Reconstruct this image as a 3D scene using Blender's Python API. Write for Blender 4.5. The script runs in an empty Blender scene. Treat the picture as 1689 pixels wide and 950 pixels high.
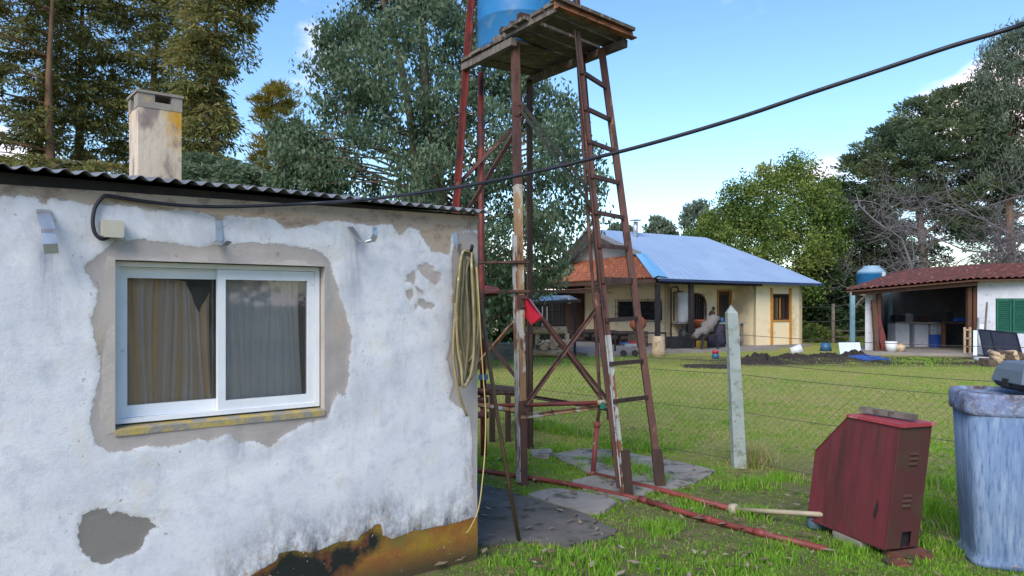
import bpy, math, random
import numpy as np
from mathutils import Vector, Matrix
R = math.radians
rng = np.random.default_rng(7)
random.seed(7)
C = bpy.context.scene.collection
S = bpy.context.scene

# ------------------------------------------------------------------ camera, sky, sun, exposure
F = 1230.0                       # focal length in photograph pixels (1689 wide)
EYE = 1.65
cam = bpy.data.objects.new('camera', bpy.data.cameras.new('camera'))
C.objects.link(cam)
cam.location = (0, 0, EYE); cam.rotation_euler = (R(90), 0, 0)
cam.data.sensor_width = 36; cam.data.lens = 36*F/1689
cam.data.shift_y = 25/1689
cam.data.clip_start = 0.05; cam.data.clip_end = 2000
S.camera = cam
SUN_EL, SUN_AZ = 40.0, 203.0
w = bpy.data.worlds.new('World'); S.world = w; w.use_nodes = True
nt = w.node_tree; nt.nodes.clear()
def N(t, **k):
    n = nt.nodes.new(t)
    for a, b in k.items(): setattr(n, a, b)
    return n
out = N('ShaderNodeOutputWorld'); bg = N('ShaderNodeBackground')
sky = N('ShaderNodeTexSky', sky_type='NISHITA'); sky.sun_disc = False
sky.sun_elevation = R(SUN_EL); sky.sun_rotation = R(SUN_AZ); sky.air_density = 1.0; sky.dust_density = .15; sky.ozone_density = 1.5
hsv = N('ShaderNodeHueSaturation'); hsv.inputs['Saturation'].default_value = 1.18; hsv.inputs['Value'].default_value = 1.0
nt.links.new(sky.outputs[0], hsv.inputs['Color'])
tc = N('ShaderNodeTexCoord')
mp = N('ShaderNodeMapping'); mp.inputs['Scale'].default_value = (1.0, 1.0, 2.2); mp.inputs['Location'].default_value = (5.3, 2.2, 0.9)
nt.links.new(tc.outputs['Generated'], mp.inputs[0])
nz = N('ShaderNodeTexNoise'); nz.inputs['Scale'].default_value = 2.3; nz.inputs['Detail'].default_value = 7; nz.inputs['Roughness'].default_value = .55
nt.links.new(mp.outputs[0], nz.inputs['Vector'])
sep = N('ShaderNodeSeparateXYZ'); nt.links.new(tc.outputs['Generated'], sep.inputs[0])
band = N('ShaderNodeMapRange'); band.inputs[1].default_value = .02; band.inputs[2].default_value = .5
band.inputs[3].default_value = .06; band.inputs[4].default_value = -.12
nt.links.new(sep.outputs['Z'], band.inputs[0])
add = N('ShaderNodeMath', operation='ADD'); nt.links.new(nz.outputs[0], add.inputs[0]); nt.links.new(band.outputs[0], add.inputs[1])
cr = N('ShaderNodeMapRange'); cr.interpolation_type = 'SMOOTHSTEP'; cr.inputs[1].default_value = .50; cr.inputs[2].default_value = .62
nt.links.new(add.outputs[0], cr.inputs[0])
mix = N('ShaderNodeMix', data_type='RGBA'); nt.links.new(cr.outputs[0], mix.inputs[0])
nt.links.new(hsv.outputs[0], mix.inputs[6]); mix.inputs[7].default_value = (8.3, 7.0, 7.3, 1)
nt.links.new(mix.outputs[2], bg.inputs[0]); bg.inputs[1].default_value = .118
nt.links.new(bg.outputs[0], out.inputs[0])
sd = bpy.data.lights.new('sun', 'SUN'); sun = bpy.data.objects.new('sun', sd); C.objects.link(sun)
sd.energy = 2.0; sd.angle = R(38); sd.color = (1, .91, .80)
sdir = Vector((math.sin(R(SUN_AZ))*math.cos(R(SUN_EL)), math.cos(R(SUN_AZ))*math.cos(R(SUN_EL)), math.sin(R(SUN_EL))))
sun.rotation_euler = (-sdir).to_track_quat('-Z', 'Y').to_euler()
sun.location = sdir*60
vs = S.view_settings; vs.view_transform = 'Standard'; vs.look = 'None'; vs.exposure = 1.08; vs.gamma = 1; vs.use_curve_mapping = False

# ------------------------------------------------------------------ measuring helpers (photo pixel -> metres)
def P(px, py, D): return Vector(((px-844.5)/F*D, D, EYE-(py-500)/F*D))
def G(px, py, z=0.0):
    D = (EYE-z)*F/(py-500); return Vector(((px-844.5)/F*D, D, z))
def lerp(a, b, t): return a+(b-a)*t

# ------------------------------------------------------------------ materials
MATS = {}
def M(name, c1, c2=None, scale=6, rough=.75, metal=0, bump=.15, bscale=60, c3=None, th=.58, s3=9, stretch=(1,1,1), soft=.05, c4=None, th4=.62, s4=25, spec=.35, lo=.35, hi=.65, bdist=.01):
    """noise mottled paint/metal/wood; c3 and c4 are patches of another real colour (rust, stains, moss)"""
    m = bpy.data.materials.new(name); m.use_nodes = True; t = m.node_tree
    b = t.nodes['Principled BSDF']; b.inputs['Roughness'].default_value = rough; b.inputs['Metallic'].default_value = metal
    b.inputs['Specular IOR Level'].default_value = spec
    tc = t.nodes.new('ShaderNodeTexCoord'); mp = t.nodes.new('ShaderNodeMapping'); mp.inputs['Scale'].default_value = stretch
    t.links.new(tc.outputs['Object'], mp.inputs[0])
    oi = t.nodes.new('ShaderNodeObjectInfo'); ad = t.nodes.new('ShaderNodeVectorMath'); ad.operation = 'ADD'
    mu = t.nodes.new('ShaderNodeMath'); mu.operation = 'MULTIPLY'; mu.inputs[1].default_value = 37
    t.links.new(oi.outputs['Random'], mu.inputs[0]); t.links.new(mp.outputs[0], ad.inputs[0]); t.links.new(mu.outputs[0], ad.inputs[1])
    def noise(s, d=5):
        n = t.nodes.new('ShaderNodeTexNoise'); n.inputs['Scale'].default_value = s; n.inputs['Detail'].default_value = d; n.inputs['Roughness'].default_value = .6
        t.links.new(ad.outputs[0], n.inputs['Vector']); return n.outputs[0]
    def mr(i, a, bb):
        n = t.nodes.new('ShaderNodeMapRange'); n.inputs[1].default_value = a; n.inputs[2].default_value = bb; t.links.new(i, n.inputs[0]); return n.outputs[0]
    def mixc(f, a, bcol):
        n = t.nodes.new('ShaderNodeMix'); n.data_type = 'RGBA'; t.links.new(f, n.inputs[0])
        for sock, v in ((n.inputs[6], a), (n.inputs[7], bcol)):
            if isinstance(v, tuple): sock.default_value = (*v, 1)
            else: t.links.new(v, sock)
        return n.outputs[2]
    col = mixc(mr(noise(scale), lo, hi), c1, c2 or tuple(x*.7 for x in c1))
    if c3: col = mixc(mr(noise(s3), th-soft, th+soft), col, c3)
    if c4: col = mixc(mr(noise(s4), th4-soft, th4+soft), col, c4)
    t.links.new(col, b.inputs['Base Color'])
    rr = mr(noise(scale*2.3), .2, .8)
    r2 = t.nodes.new('ShaderNodeMapRange'); r2.inputs[3].default_value = max(0, rough-.12); r2.inputs[4].default_value = min(1, rough+.12)
    t.links.new(rr, r2.inputs[0]); t.links.new(r2.outputs[0], b.inputs['Roughness'])
    if bump:
        bp = t.nodes.new('ShaderNodeBump'); bp.inputs['Strength'].default_value = bump; bp.inputs['Distance'].default_value = bdist
        t.links.new(noise(bscale, 4), bp.inputs['Height']); t.links.new(bp.outputs[0], b.inputs['Normal'])
    MATS[name] = m; return m

m_plaster = M('grey cement render', (.36,.33,.30), (.43,.395,.365), 5, .9, bump=.3, bscale=40)
m_dark = M('dark void timber', (.02,.02,.022), (.035,.032,.03), 5, .9)
m_alu = M('white window aluminium', (.66,.70,.74), (.74,.77,.80), 4, .35, bump=.02, c3=(.45,.47,.47), th=.70, s3=14)
m_seal = M('black rubber seal', (.02,.02,.02), rough=.6)
m_sillpaint = M('yellow sill paint', (.42,.31,.07), (.36,.30,.17), 9, .7, c3=(.25,.235,.21), th=.52, s3=10, bump=.4)
m_galv = M('galvanised sheet', (.42,.44,.47), (.55,.57,.60), 9, .38, metal=.75, bump=.05, c3=(.25,.25,.26), th=.64)
m_roofsheet = M('weathered corrugated sheet', (.17,.175,.185), (.26,.265,.28), 4, .5, metal=.35, bump=.08, c3=(.16,.15,.15), th=.6)
m_rubber = M('black cable rubber', (.012,.014,.022), (.02,.022,.032), 9, .45, bump=.05)
m_hose = M('yellowed garden hose', (.33,.275,.135), (.20,.165,.085), 10, .42, bump=.05, c3=(.13,.11,.06), th=.60, s3=7, c4=(.55,.50,.30), th4=.66, s4=16)
m_hosedark = M('brown garden hose', (.10,.09,.06), (.16,.14,.08), 12, .4, bump=.05)
m_string = M('thin yellow hose', (.50,.40,.16), (.42,.33,.13), 9, .5, bump=0)
m_box = M('beige plastic box', (.42,.39,.31), (.48,.45,.37), 4, .5, bump=.03)
m_rust = M('rusty painted iron', (.072,.033,.03), (.115,.055,.042), 5, .7, metal=.15, bump=.4, bscale=45, stretch=(1,1,.35), c3=(.045,.026,.024), th=.58, c4=(.22,.12,.07), th4=.66, s4=12)
m_rustflake = M('rusty iron with pale paint flakes', (.21,.115,.055), (.32,.20,.105), 5, .75, bump=.5, bscale=40, stretch=(1,1,.3), c3=(.10,.045,.03), th=.57, s3=7, soft=.03, c4=(.37,.36,.32), th4=.57, s4=9)
m_whiteflake = M('pale paint flaking off iron', (.38,.39,.38), (.30,.305,.295), 5, .7, bump=.5, bscale=40, stretch=(1,1,.4), c3=(.17,.075,.04), th=.54, s3=9, soft=.02, c4=(.09,.045,.03), th4=.60, s4=17)
m_redpaint = M('red oxide painted iron', (.20,.034,.026), (.12,.025,.022), 5, .6, bump=.2, c3=(.055,.022,.022), th=.54, s3=9, stretch=(1,1,.5))
m_redpipe = M('red oxide painted pipe', (.22,.048,.04), (.14,.034,.03), 5, .55, bump=.12, c3=(.45,.36,.33), th=.67, s3=6, c4=(.12,.045,.035), th4=.64)
m_greypipe = M('grey plastic pipe', (.36,.31,.22), (.28,.24,.17), 6, .5)
m_greenbrace = M('green black painted angle', (.035,.05,.045), (.06,.07,.06), 6, .6, bump=.2, c3=(.10,.05,.03), th=.62)
m_oldwood = M('weathered deck timber', (.11,.09,.072), (.062,.052,.043), 4, .85, bump=.5, bscale=30, stretch=(1,5,1), c3=(.24,.20,.16), th=.6)
m_oldwood2 = M('grey silvered timber', (.19,.165,.145), (.10,.085,.072), 4, .85, bump=.5, bscale=30, stretch=(1,4,1), c3=(.07,.055,.045), th=.6)
m_stake = M('dark creosoted timber', (.035,.022,.018), (.07,.04,.03), 5, .85, bump=.5, bscale=30, stretch=(4,4,.6))
m_tankblue = M('blue plastic tank', (.010,.125,.31), (.018,.16,.36), 3, .55, bump=.02, c3=(.06,.17,.30), th=.62)
m_tankgrey = M('blue grey tank lid', (.20,.32,.42), (.26,.38,.47), 3, .5, bump=.02)
m_slab = M('old concrete slab', (.20,.185,.165), (.27,.25,.225), 3, .9, bump=.5, bscale=25, c3=(.08,.085,.06), th=.58, s3=4, c4=(.28,.27,.25), th4=.66, s4=12)
m_slabdark = M('dark damp concrete slab', (.078,.072,.066), (.125,.115,.105), 3, .9, bump=.6, bscale=25, c3=(.045,.05,.03), th=.6, s3=5, c4=(.17,.16,.14), th4=.69, s4=18)
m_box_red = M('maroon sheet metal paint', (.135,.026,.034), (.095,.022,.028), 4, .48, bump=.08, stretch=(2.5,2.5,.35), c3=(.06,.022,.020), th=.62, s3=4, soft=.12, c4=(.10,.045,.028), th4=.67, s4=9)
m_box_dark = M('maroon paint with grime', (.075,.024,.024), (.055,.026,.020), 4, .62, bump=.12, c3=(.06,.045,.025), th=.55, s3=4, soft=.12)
m_cementtank = M('blue washed fibre cement', (.105,.17,.29), (.15,.22,.335), 5, .88, bump=.5, bscale=55, stretch=(1.6,1.6,.22), c3=(.22,.29,.40), th=.58, s3=13, soft=.10, c4=(.055,.105,.21), th4=.60, s4=34)
m_cementrim = M('lichened blue fibre cement rim', (.15,.20,.34), (.20,.27,.40), 6, .9, bump=.6, bscale=50, c3=(.075,.055,.065), th=.52, s3=11, soft=.12, c4=(.36,.37,.40), th4=.64, s4=38)
m_case = M('grey blue moulded plastic', (.10,.13,.17), (.13,.16,.20), 4, .45, bump=.03)
m_blackplastic = M('black plastic', (.012,.012,.016), (.02,.02,.024), 6, .5)
m_post = M('lichened concrete post', (.31,.35,.34), (.24,.29,.28), 5, .9, bump=.5, bscale=40, c3=(.20,.23,.19), th=.58, s3=12, c4=(.10,.10,.09), th4=.66, s4=24)
m_wire = M('galvanised fence wire', (.09,.09,.085), (.06,.05,.05), 5, .6, metal=.3, bump=0)
m_cream = M('cream house wall', (.72,.61,.40), (.77,.66,.45), .7, .9, bump=.1, bscale=20, c3=(.50,.40,.25), th=.64, s3=1.6, soft=.1)
m_gable = M('grey gable render', (.36,.35,.36), (.42,.41,.41), 1, .9)
m_blueroof = M('zinc roof sheet', (.33,.44,.61), (.37,.48,.65), .8, .45, metal=.25, bump=.03, bscale=6, c3=(.31,.41,.57), th=.6, s3=.9, soft=.12)
m_flash = M('bright blue flashing', (.14,.36,.60), (.18,.40,.64), 2, .45, bump=.02)
m_tile = M('terracotta tile', (.34,.115,.06), (.24,.08,.045), 3, .8, bump=.2, c3=(.50,.22,.11), th=.62, s3=4, c4=(.14,.06,.04), th4=.64, s4=7)
m_tiledark = M('dark red mossy tile', (.135,.048,.045), (.095,.038,.038), 2.2, .85, bump=.25, c3=(.30,.13,.10), th=.62, s3=5, c4=(.06,.035,.03), th4=.6, s4=6)
m_post_dark = M('dark stained post', (.018,.014,.016), (.03,.024,.024), 5, .7)
m_ochre = M('ochre window trim', (.50,.24,.045), (.42,.20,.04), 4, .75)
m_brownwood = M('varnished brown timber', (.11,.05,.028), (.065,.032,.02), 4, .6, bump=.2, stretch=(3,3,.5))
m_lightwood = M('pale sawn log', (.54,.42,.28), (.42,.31,.20), 5, .8, bump=.4, c3=(.20,.14,.09), th=.6)
m_bark = M('log bark', (.11,.08,.06), (.06,.045,.037), 8, .95, bump=.8, bscale=18, c3=(.24,.18,.13), th=.62)
m_trunk = M('tree bark', (.13,.095,.07), (.07,.052,.042), 5, .95, bump=.8, bscale=14, stretch=(1,1,.3), c3=(.20,.155,.12), th=.62)
m_trunkwarm = M('warm conifer bark', (.22,.13,.075), (.12,.07,.045), 5, .95, bump=.8, bscale=14, stretch=(1,1,.3))
m_bare = M('bare grey twigs', (.20,.178,.19), (.14,.125,.135), 3, .9, bump=0)
m_glassdark = M('dark window glass', (.015,.018,.022), (.02,.024,.028), 2, .12, bump=0, spec=.5)
m_whitewall = M('whitewashed wall', (.58,.60,.66), (.50,.52,.57), 2, .9, bump=.2, bscale=15, c3=(.40,.41,.44), th=.62)
m_innerwall = M('shade darkened inner wall', (.11,.11,.12), (.07,.07,.076), 1.6, .9, bump=.2, bscale=15)  # interior shade put into the colour: darker than the outer whitewash
m_shutter = M('green shutter paint', (.022,.125,.085), (.018,.10,.07), 4, .5, bump=.05)
m_bluepaint = M('pale blue painted steel', (.17,.34,.46), (.22,.38,.48), 4, .55, c3=(.34,.44,.50), th=.6)
m_whitepl = M('white plastic', (.62,.64,.66), (.54,.56,.58), 4, .45, bump=.02)
m_bluebucket = M('blue plastic bucket', (.03,.09,.20), (.035,.11,.23), 4, .4, bump=.02)
m_board = M('pale blue foam board', (.52,.66,.78), (.58,.70,.80), 2, .7, bump=.02)
m_tarp = M('blue plastic tubing', (.025,.085,.34), (.03,.10,.38), 5, .4, bump=.1)
m_soil = M('dug black soil', (.022,.017,.014), (.045,.034,.026), 6, 1, bump=1, bscale=20)
m_terra = M('terracotta pot', (.36,.10,.05), (.28,.08,.04), 5, .8)
m_blanket = M('grey striped blanket', (.22,.20,.19), (.10,.095,.095), 26, .95, bump=.5, bscale=60, stretch=(1,1,3))
m_cloth = M('dark purple cloth', (.035,.03,.055), (.055,.048,.08), 6, .95, bump=.3)
m_redplastic = M('red plastic', (.42,.012,.03), (.34,.01,.025), 4, .4, bump=.02)
m_polycarb = M('clouded roof sheet', (.22,.27,.31), (.30,.35,.38), 2, .35, bump=.03)
m_panel = M('dark solar panel glass', (.012,.018,.035), (.02,.026,.045), 3, .5, bump=0, spec=.06)
m_concrete = M('porch concrete', (.26,.235,.215), (.20,.18,.165), 1.5, .9, bump=.3, bscale=15)
m_greytin = M('grey tin', (.30,.32,.35), (.22,.24,.27), 4, .5, metal=.3)
m_curtL = None

# ------------------------------------------------------------------ mesh building
def fast(name, co, faces, mat, attrs=None, smooth=False):
    co = np.asarray(co, np.float32); faces = np.asarray(faces, np.int32)
    me = bpy.data.meshes.new(name)
    nf, k = faces.shape
    me.vertices.add(len(co)); me.vertices.foreach_set('co', co.ravel())
    me.loops.add(nf*k); me.loops.foreach_set('vertex_index', faces.ravel())
    me.polygons.add(nf); me.polygons.foreach_set('loop_start', np.arange(0, nf*k, k, dtype=np.int32))
    me.update(calc_edges=True)
    if smooth: me.polygons.foreach_set('use_smooth', np.ones(nf, bool))
    if attrs:
        for a, v in attrs.items():
            at = me.attributes.new(a, 'FLOAT', 'POINT'); at.data.foreach_set('value', np.asarray(v, np.float32))
    if mat: me.materials.append(mat)
    return me

class MB:
    def __init__(s): s.v = []; s.f = []; s.sm = []
    def add(s, vs, fs, smooth=False):
        o = len(s.v); s.v += [tuple(x) for x in vs]
        for f in fs: s.f.append(tuple(i+o for i in f)); s.sm.append(smooth)
        return s
    def hexa(s, b, t):      # bottom 4 + top 4 points
        return s.add(list(b)+list(t), [(3,2,1,0),(4,5,6,7),(0,1,5,4),(1,2,6,5),(2,3,7,6),(3,0,4,7)])
    def box(s, c, size, rz=0, jit=0):
        c = Vector(c); x, y, z = [q/2 for q in size]
        ca, sa = math.cos(rz), math.sin(rz)
        pts = []
        for dz in (-z, z):
            for dx, dy in ((-x,-y),(x,-y),(x,y),(-x,y)):
                j = [random.uniform(-jit, jit) for _ in range(3)]
                pts.append((c.x+dx*ca-dy*sa+j[0], c.y+dx*sa+dy*ca+j[1], c.z+dz+j[2]))
        return s.hexa(pts[:4], pts[4:])
    def bar(s, p0, p1, wd, ht, up=(0,0,1), twist=0):
        sec = [(-wd/2,-ht/2),(wd/2,-ht/2),(wd/2,ht/2),(-wd/2,ht/2)]
        return s.extr(sec, p0, p1, up, twist)
    def extr(s, sec, p0, p1, up=(0,0,1), twist=0):
        p0 = Vector(p0); p1 = Vector(p1); d = (p1-p0).normalized(); up = Vector(up)
        if abs(d.dot(up)) > .97: up = Vector((0,1,0))
        a = d.cross(up).normalized(); b = a.cross(d).normalized()
        if twist: q = Matrix.Rotation(twist, 3, d); a = q@a; b = q@b
        n = len(sec); vs = [p0+a*x+b*y for x, y in sec]+[p1+a*x+b*y for x, y in sec]
        fs = [(i, (i+1) % n, (i+1) % n+n, i+n) for i in range(n)]
        fs += [tuple(range(n-1,-1,-1)), tuple(range(n, 2*n))]
        return s.add(vs, fs)
    def angle(s, p0, p1, wd, th=.008, up=(0,0,1), twist=0):
        return s.extr([(0,0),(wd,0),(wd,th),(th,th),(th,wd),(0,wd)], p0, p1, up, twist)
    def tube(s, pts, r, n=8, cap=True):
        pts = [Vector(p) for p in pts]; m = len(pts)
        rs = r if isinstance(r, (list, tuple)) else [r]*m
        vs = []; fs = []; prev = None
        for i, p in enumerate(pts):
            d = (pts[min(i+1, m-1)]-pts[max(i-1, 0)]).normalized()
            if prev is None:
                a = d.cross(Vector((0,0,1)) if abs(d.z) < .9 else Vector((1,0,0))).normalized()
            else:
                a = (prev-d*prev.dot(d)).normalized()
            prev = a; b = d.cross(a)
            for k in range(n):
                t = 2*math.pi*k/n; vs.append(p+(a*math.cos(t)+b*math.sin(t))*rs[i])
        for i in range(m-1):
            for k in range(n):
                fs.append((i*n+k, i*n+(k+1) % n, (i+1)*n+(k+1) % n, (i+1)*n+k))
        s.add(vs, fs, True)
        if cap:
            o = len(s.v)-len(vs)
            s.f.append(tuple(o+k for k in range(n-1,-1,-1))); s.sm.append(False)
            s.f.append(tuple(o+(m-1)*n+k for k in range(n))); s.sm.append(False)
        return s
    def lathe(s, c, prof, n=24, sq=2.0, rz=0, sx=1, sy=1, cap=True):
        c = Vector(c); vs = []; fs = []; m = len(prof)
        for r, z in prof:
            for k in range(n):
                t = 2*math.pi*k/n; ct, st = math.cos(t), math.sin(t)
                x = math.copysign(abs(ct)**(2/sq), ct)*r*sx; y = math.copysign(abs(st)**(2/sq), st)*r*sy
                vs.append((c.x+x*math.cos(rz)-y*math.sin(rz), c.y+x*math.sin(rz)+y*math.cos(rz), c.z+z))
        for i in range(m-1):
            for k in range(n): fs.append((i*n+k, i*n+(k+1) % n, (i+1)*n+(k+1) % n, (i+1)*n+k))
        s.add(vs, fs, True)
        if cap:
            o = len(s.v)-len(vs)
            s.f.append(tuple(o+k for k in range(n-1,-1,-1))); s.sm.append(False)
            s.f.append(tuple(o+(m-1)*n+k for k in range(n))); s.sm.append(False)
        return s
    def prism(s, poly, z0, z1):     # horizontal polygon, xy points
        n = len(poly); vs = [(x, y, z0) for x, y in poly]+[(x, y, z1) for x, y in poly]
        fs = [(i, (i+1) % n, (i+1) % n+n, i+n) for i in range(n)]+[tuple(range(n-1,-1,-1)), tuple(range(n, 2*n))]
        return s.add(vs, fs)
    def slab(s, quad, th):          # quad in 3-D, thickened along its normal
        q = [Vector(p) for p in quad]; nrm = (q[1]-q[0]).cross(q[-1]-q[0]).normalized()
        n = len(q); vs = q+[p-nrm*th for p in q]
        fs = [tuple(range(n)), tuple(range(2*n-1, n-1, -1))]+[(i, i+n, (i+1) % n+n, (i+1) % n) for i in range(n)]
        return s.add(vs, fs)
    def blob(s, c, r, n=10, m=7, jit=.12, sc=(1,1,1)):
        vs = []; fs = []; c = Vector(c)
        for i in range(m+1):
            ph = math.pi*i/m
            for k in range(n):
                t = 2*math.pi*k/n; q = r*(1+random.uniform(-jit, jit))
                vs.append((c.x+q*sc[0]*math.sin(ph)*math.cos(t), c.y+q*sc[1]*math.sin(ph)*math.sin(t), c.z+q*sc[2]*math.cos(ph)))
        for i in range(m):
            for k in range(n): fs.append((i*n+k, i*n+(k+1) % n, (i+1)*n+(k+1) % n, (i+1)*n+k))
        return s.add(vs, fs, True)
    def mesh(s, name, mat, off=(0,0,0)):
        me = bpy.data.meshes.new(name); off = Vector(off)
        me.from_pydata([tuple(Vector(v)-off) for v in s.v], [], s.f); me.update()
        me.polygons.foreach_set('use_smooth', s.sm)
        if mat: me.materials.append(mat)
        return me

LOC = {}
def root(name, label, cat, loc, group=None):
    o = bpy.data.objects.new(name, None); C.objects.link(o); o.location = loc; o.empty_display_size = .1
    o['label'] = label; o['category'] = cat
    if group: o['group'] = group
    LOC[o] = Vector(loc); return o
def part(par, name, mb, mat, label=None, kind=None, pivot=None):
    """pivot: world point for the part's own origin"""
    pl = LOC[par]; pv = Vector(pivot) if pivot is not None else pl
    me = mb.mesh(name, mat, pv) if isinstance(mb, MB) else mb
    o = bpy.data.objects.new(name, me); C.objects.link(o); o.parent = par; o.location = pv-pl if isinstance(mb, MB) else (0,0,0)
    LOC[o] = pv if isinstance(mb, MB) else pl
    if label: o['label'] = label
    if kind: o['kind'] = kind
    return o
def one(name, label, cat, mb, mat, loc=(0,0,0), group=None, kind=None):
    me = mb.mesh(name, mat, loc) if isinstance(mb, MB) else mb
    o = bpy.data.objects.new(name, me); C.objects.link(o); o.location = loc
    LOC[o] = Vector(loc)
    if label: o['label'] = label
    if cat: o['category'] = cat
    if group: o['group'] = group
    if kind: o['kind'] = kind
    return o
def mean(pts):
    s = Vector((0,0,0))
    for p in pts: s += Vector(p)
    return s/len(pts)
def inpoly(pts, poly):
    x, y = pts[:,0], pts[:,1]; ins = np.zeros(len(pts), bool); n = len(poly)
    for i in range(n):
        x1, y1 = poly[i]; x2, y2 = poly[(i+1) % n]
        c = ((y1 > y) != (y2 > y)) & (x < (x2-x1)*(y-y1)/((y2-y1) if y2 != y1 else 1e-9)+x1)
        ins ^= c
    return ins
def sdf(pts, poly):
    """signed distance, positive inside"""
    d = np.full(len(pts), 1e9); n = len(poly); P_ = np.asarray(poly, float)
    for i in range(n):
        a = P_[i]; b = P_[(i+1) % n]; ab = b-a; t = np.clip(((pts-a)@ab)/max(ab@ab, 1e-12), 0, 1)
        d = np.minimum(d, np.linalg.norm(pts-(a+t[:,None]*ab), axis=1))
    return np.where(inpoly(pts, poly), d, -d)
def smoothpath(ctrl, n=40):
    """Catmull-Rom through control points"""
    c = [Vector(p) for p in ctrl]; c = [c[0]*2-c[1]]+c+[c[-1]*2-c[-2]]; out = []
    seg = len(c)-3; per = max(2, n//seg)
    for i in range(seg):
        p0, p1, p2, p3 = c[i:i+4]
        for k in range(per):
            t = k/per
            out.append(.5*((2*p1)+(p2-p0)*t+(2*p0-5*p1+4*p2-p3)*t*t+(3*p1-p0-3*p2+p3)*t**3))
    out.append(c[-2]); return out
# ================================================================== the near shed
P1 = Vector((-1.874, 3.523, 0)); dU = Vector((.783, .622, 0)); nO = Vector((.622, -.783, 0))
def W(u, o, z): return P1+dU*u+nO*o+Vector((0,0,z))
def uof(px):
    a = (px-844.5)/F; return (1.874+3.523*a)/(.783-.622*a)
def UZ(px, py):
    u = uof(px); D = 3.523+.622*u; return (u, EYE-(py-500)/F*D)
U1 = uof(788)
shed = root('shed', 'whitewashed shed with peeling paint, corrugated roof and white sliding window', 'shed', W(U1, 0, 0))
peelA = [UZ(*p) for p in [(150,690),(165,620),(168,600),(150,540),(162,480),(138,440),(160,425),(190,395),(235,396),(290,402),(330,408),(380,402),(420,400),(470,405),(520,412),(545,430),(562,490),(575,530),(580,560),(575,600),(575,620),(570,655),(558,645),(540,690),(500,700),(470,718),(445,737),(415,725),(400,733),(375,715),(345,728),(330,722),(280,738),(240,735),(190,747),(160,735),(152,715)]]
peelB = [UZ(x/4.02, 720+y/4.02) for x, y in [(550,515),(620,490),(700,482),(712,495),(730,518),(780,505),(840,520),(910,535),(980,545),(1043,598),(985,640),(958,680),(955,720),(920,760),(880,775),(770,805),(735,830),(690,850),(610,830),(600,800),(540,770),(518,720),(525,640),(520,600)]]
peelC = [UZ(*p) for p in [(-200,322),(60,324),(74,340),(88,326),(150,338),(200,338),(250,347),(300,345),(352,355),(362,370),(372,354),(420,358),(455,362),(475,378),(500,374),(535,366),(575,366),(615,372),(645,368),(660,388),(672,374),(690,378),(702,398),(718,415),(738,420),(745,385),(765,380),(810,380),(830,300),(-200,240)]]
peelD = [UZ(*p) for p in [(752,385),(745,430),(748,500),(745,560),(738,590),(748,630),(742,660),(760,672),(774,684),(779,720),(780,800),(785,850),(830,852),(830,380)]]
peelE = [[UZ(400+x/3.393, 300+y/3.393) for x, y in q] for q in (
    [(975,470),(1010,465),(1025,440),(1050,470),(1075,470),(1060,500),(1115,510),(1110,545),(1085,585),(1060,560),(1035,545),(1000,515)],
    [(925,520),(965,500),(975,545),(960,580),(1005,600),(1020,640),(985,610),(950,570),(910,560)],
    [(915,605),(945,600),(955,630),(935,670),(915,645)], [(960,690),(1000,650),(1030,670),(1080,680),(1070,705),(1020,710),(990,690),(960,720)],
    [(985,285),(1080,290),(1175,330),(1150,400),(1060,390),(1030,340)])]
baseP = [UZ(*p) for p in [(380,990),(400,960),(430,940),(456,925),(460,912),(485,908),(512,912),(540,902),(556,895),(590,892),(596,882),(615,872),(620,865),(630,865),(632,884),(650,890),(671,880),(674,878),(700,873),(730,867),(760,860),(788,852),(830,845),(830,1100),(300,1100)]]
darkP = [UZ(*p) for p in [(300,1000),(380,960),(455,925),(460,912),(485,908),(540,902),(590,890),(596,882),(618,868),(632,884),(622,905),(590,930),(560,955),(520,1000)]]
U0 = -1.7
Zt = lambda u: 2.168+.018*(u+.45)
ul = sorted(set([round(x, 4) for x in np.arange(U0, U1, .016)]+[0.0, 1.055, U1]))
ul = [u for i, u in enumerate(ul) if i == 0 or u-ul[i-1] > .003]
ul[-1] = U1
zl = sorted(set([round(x, 4) for x in np.arange(-.05, 1.0, .016)]+[1.045, 1.855]+[round(x, 4) for x in np.arange(1.0, 2.15, .016)]))
zl = [z for i, z in enumerate(zl) if i == 0 or z-zl[i-1] > .003]
zn = [z/2.15 for z in zl]+[1.0]
uu = np.array(ul); zz0 = np.array(zl+[2.15])
UU, ZZ = np.meshgrid(uu, zz0); 
ZR = ZZ.copy(); top = ZZ > 1.9; ZR[top] = 1.9+(ZZ[top]-1.9)/(2.15-1.9)*((2.168+.018*(UU[top]+.45))-1.9)
pts = np.stack([UU.ravel(), ZR.ravel()], 1)
bu = lambda x, y: np.sin(x*5.1+1.3*np.sin(y*3.7))*np.sin(y*6.3+x*2.2)
und = .004*bu(pts[:,0], pts[:,1])+.002*bu(pts[:,0]*3.3+4, pts[:,1]*3.1)
pe = np.maximum.reduce([sdf(pts, q) for q in [peelA, peelB, peelC, peelD]+peelE])
ba = sdf(pts, baseP); dk = sdf(pts, darkP)
off = und-.004*np.clip(pe/.02+.5, 0, 1)-.004*np.clip(ba/.02+.5, 0, 1)
edge = np.hypot(np.maximum(np.abs(pts[:,0]-.5275)-.5275, 0), np.maximum(np.abs(pts[:,1]-1.45)-.405, 0))
off = off*np.clip(edge/.03, 0, 1)+0
org = LOC[shed]
co = np.array([[P1.x+dU.x*u+nO.x*o-org.x, P1.y+dU.y*u+nO.y*o-org.y, z-org.z] for (u, z), o in zip(pts, off)])
nu, nz_ = len(uu), len(zz0)
fc = []
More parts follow.
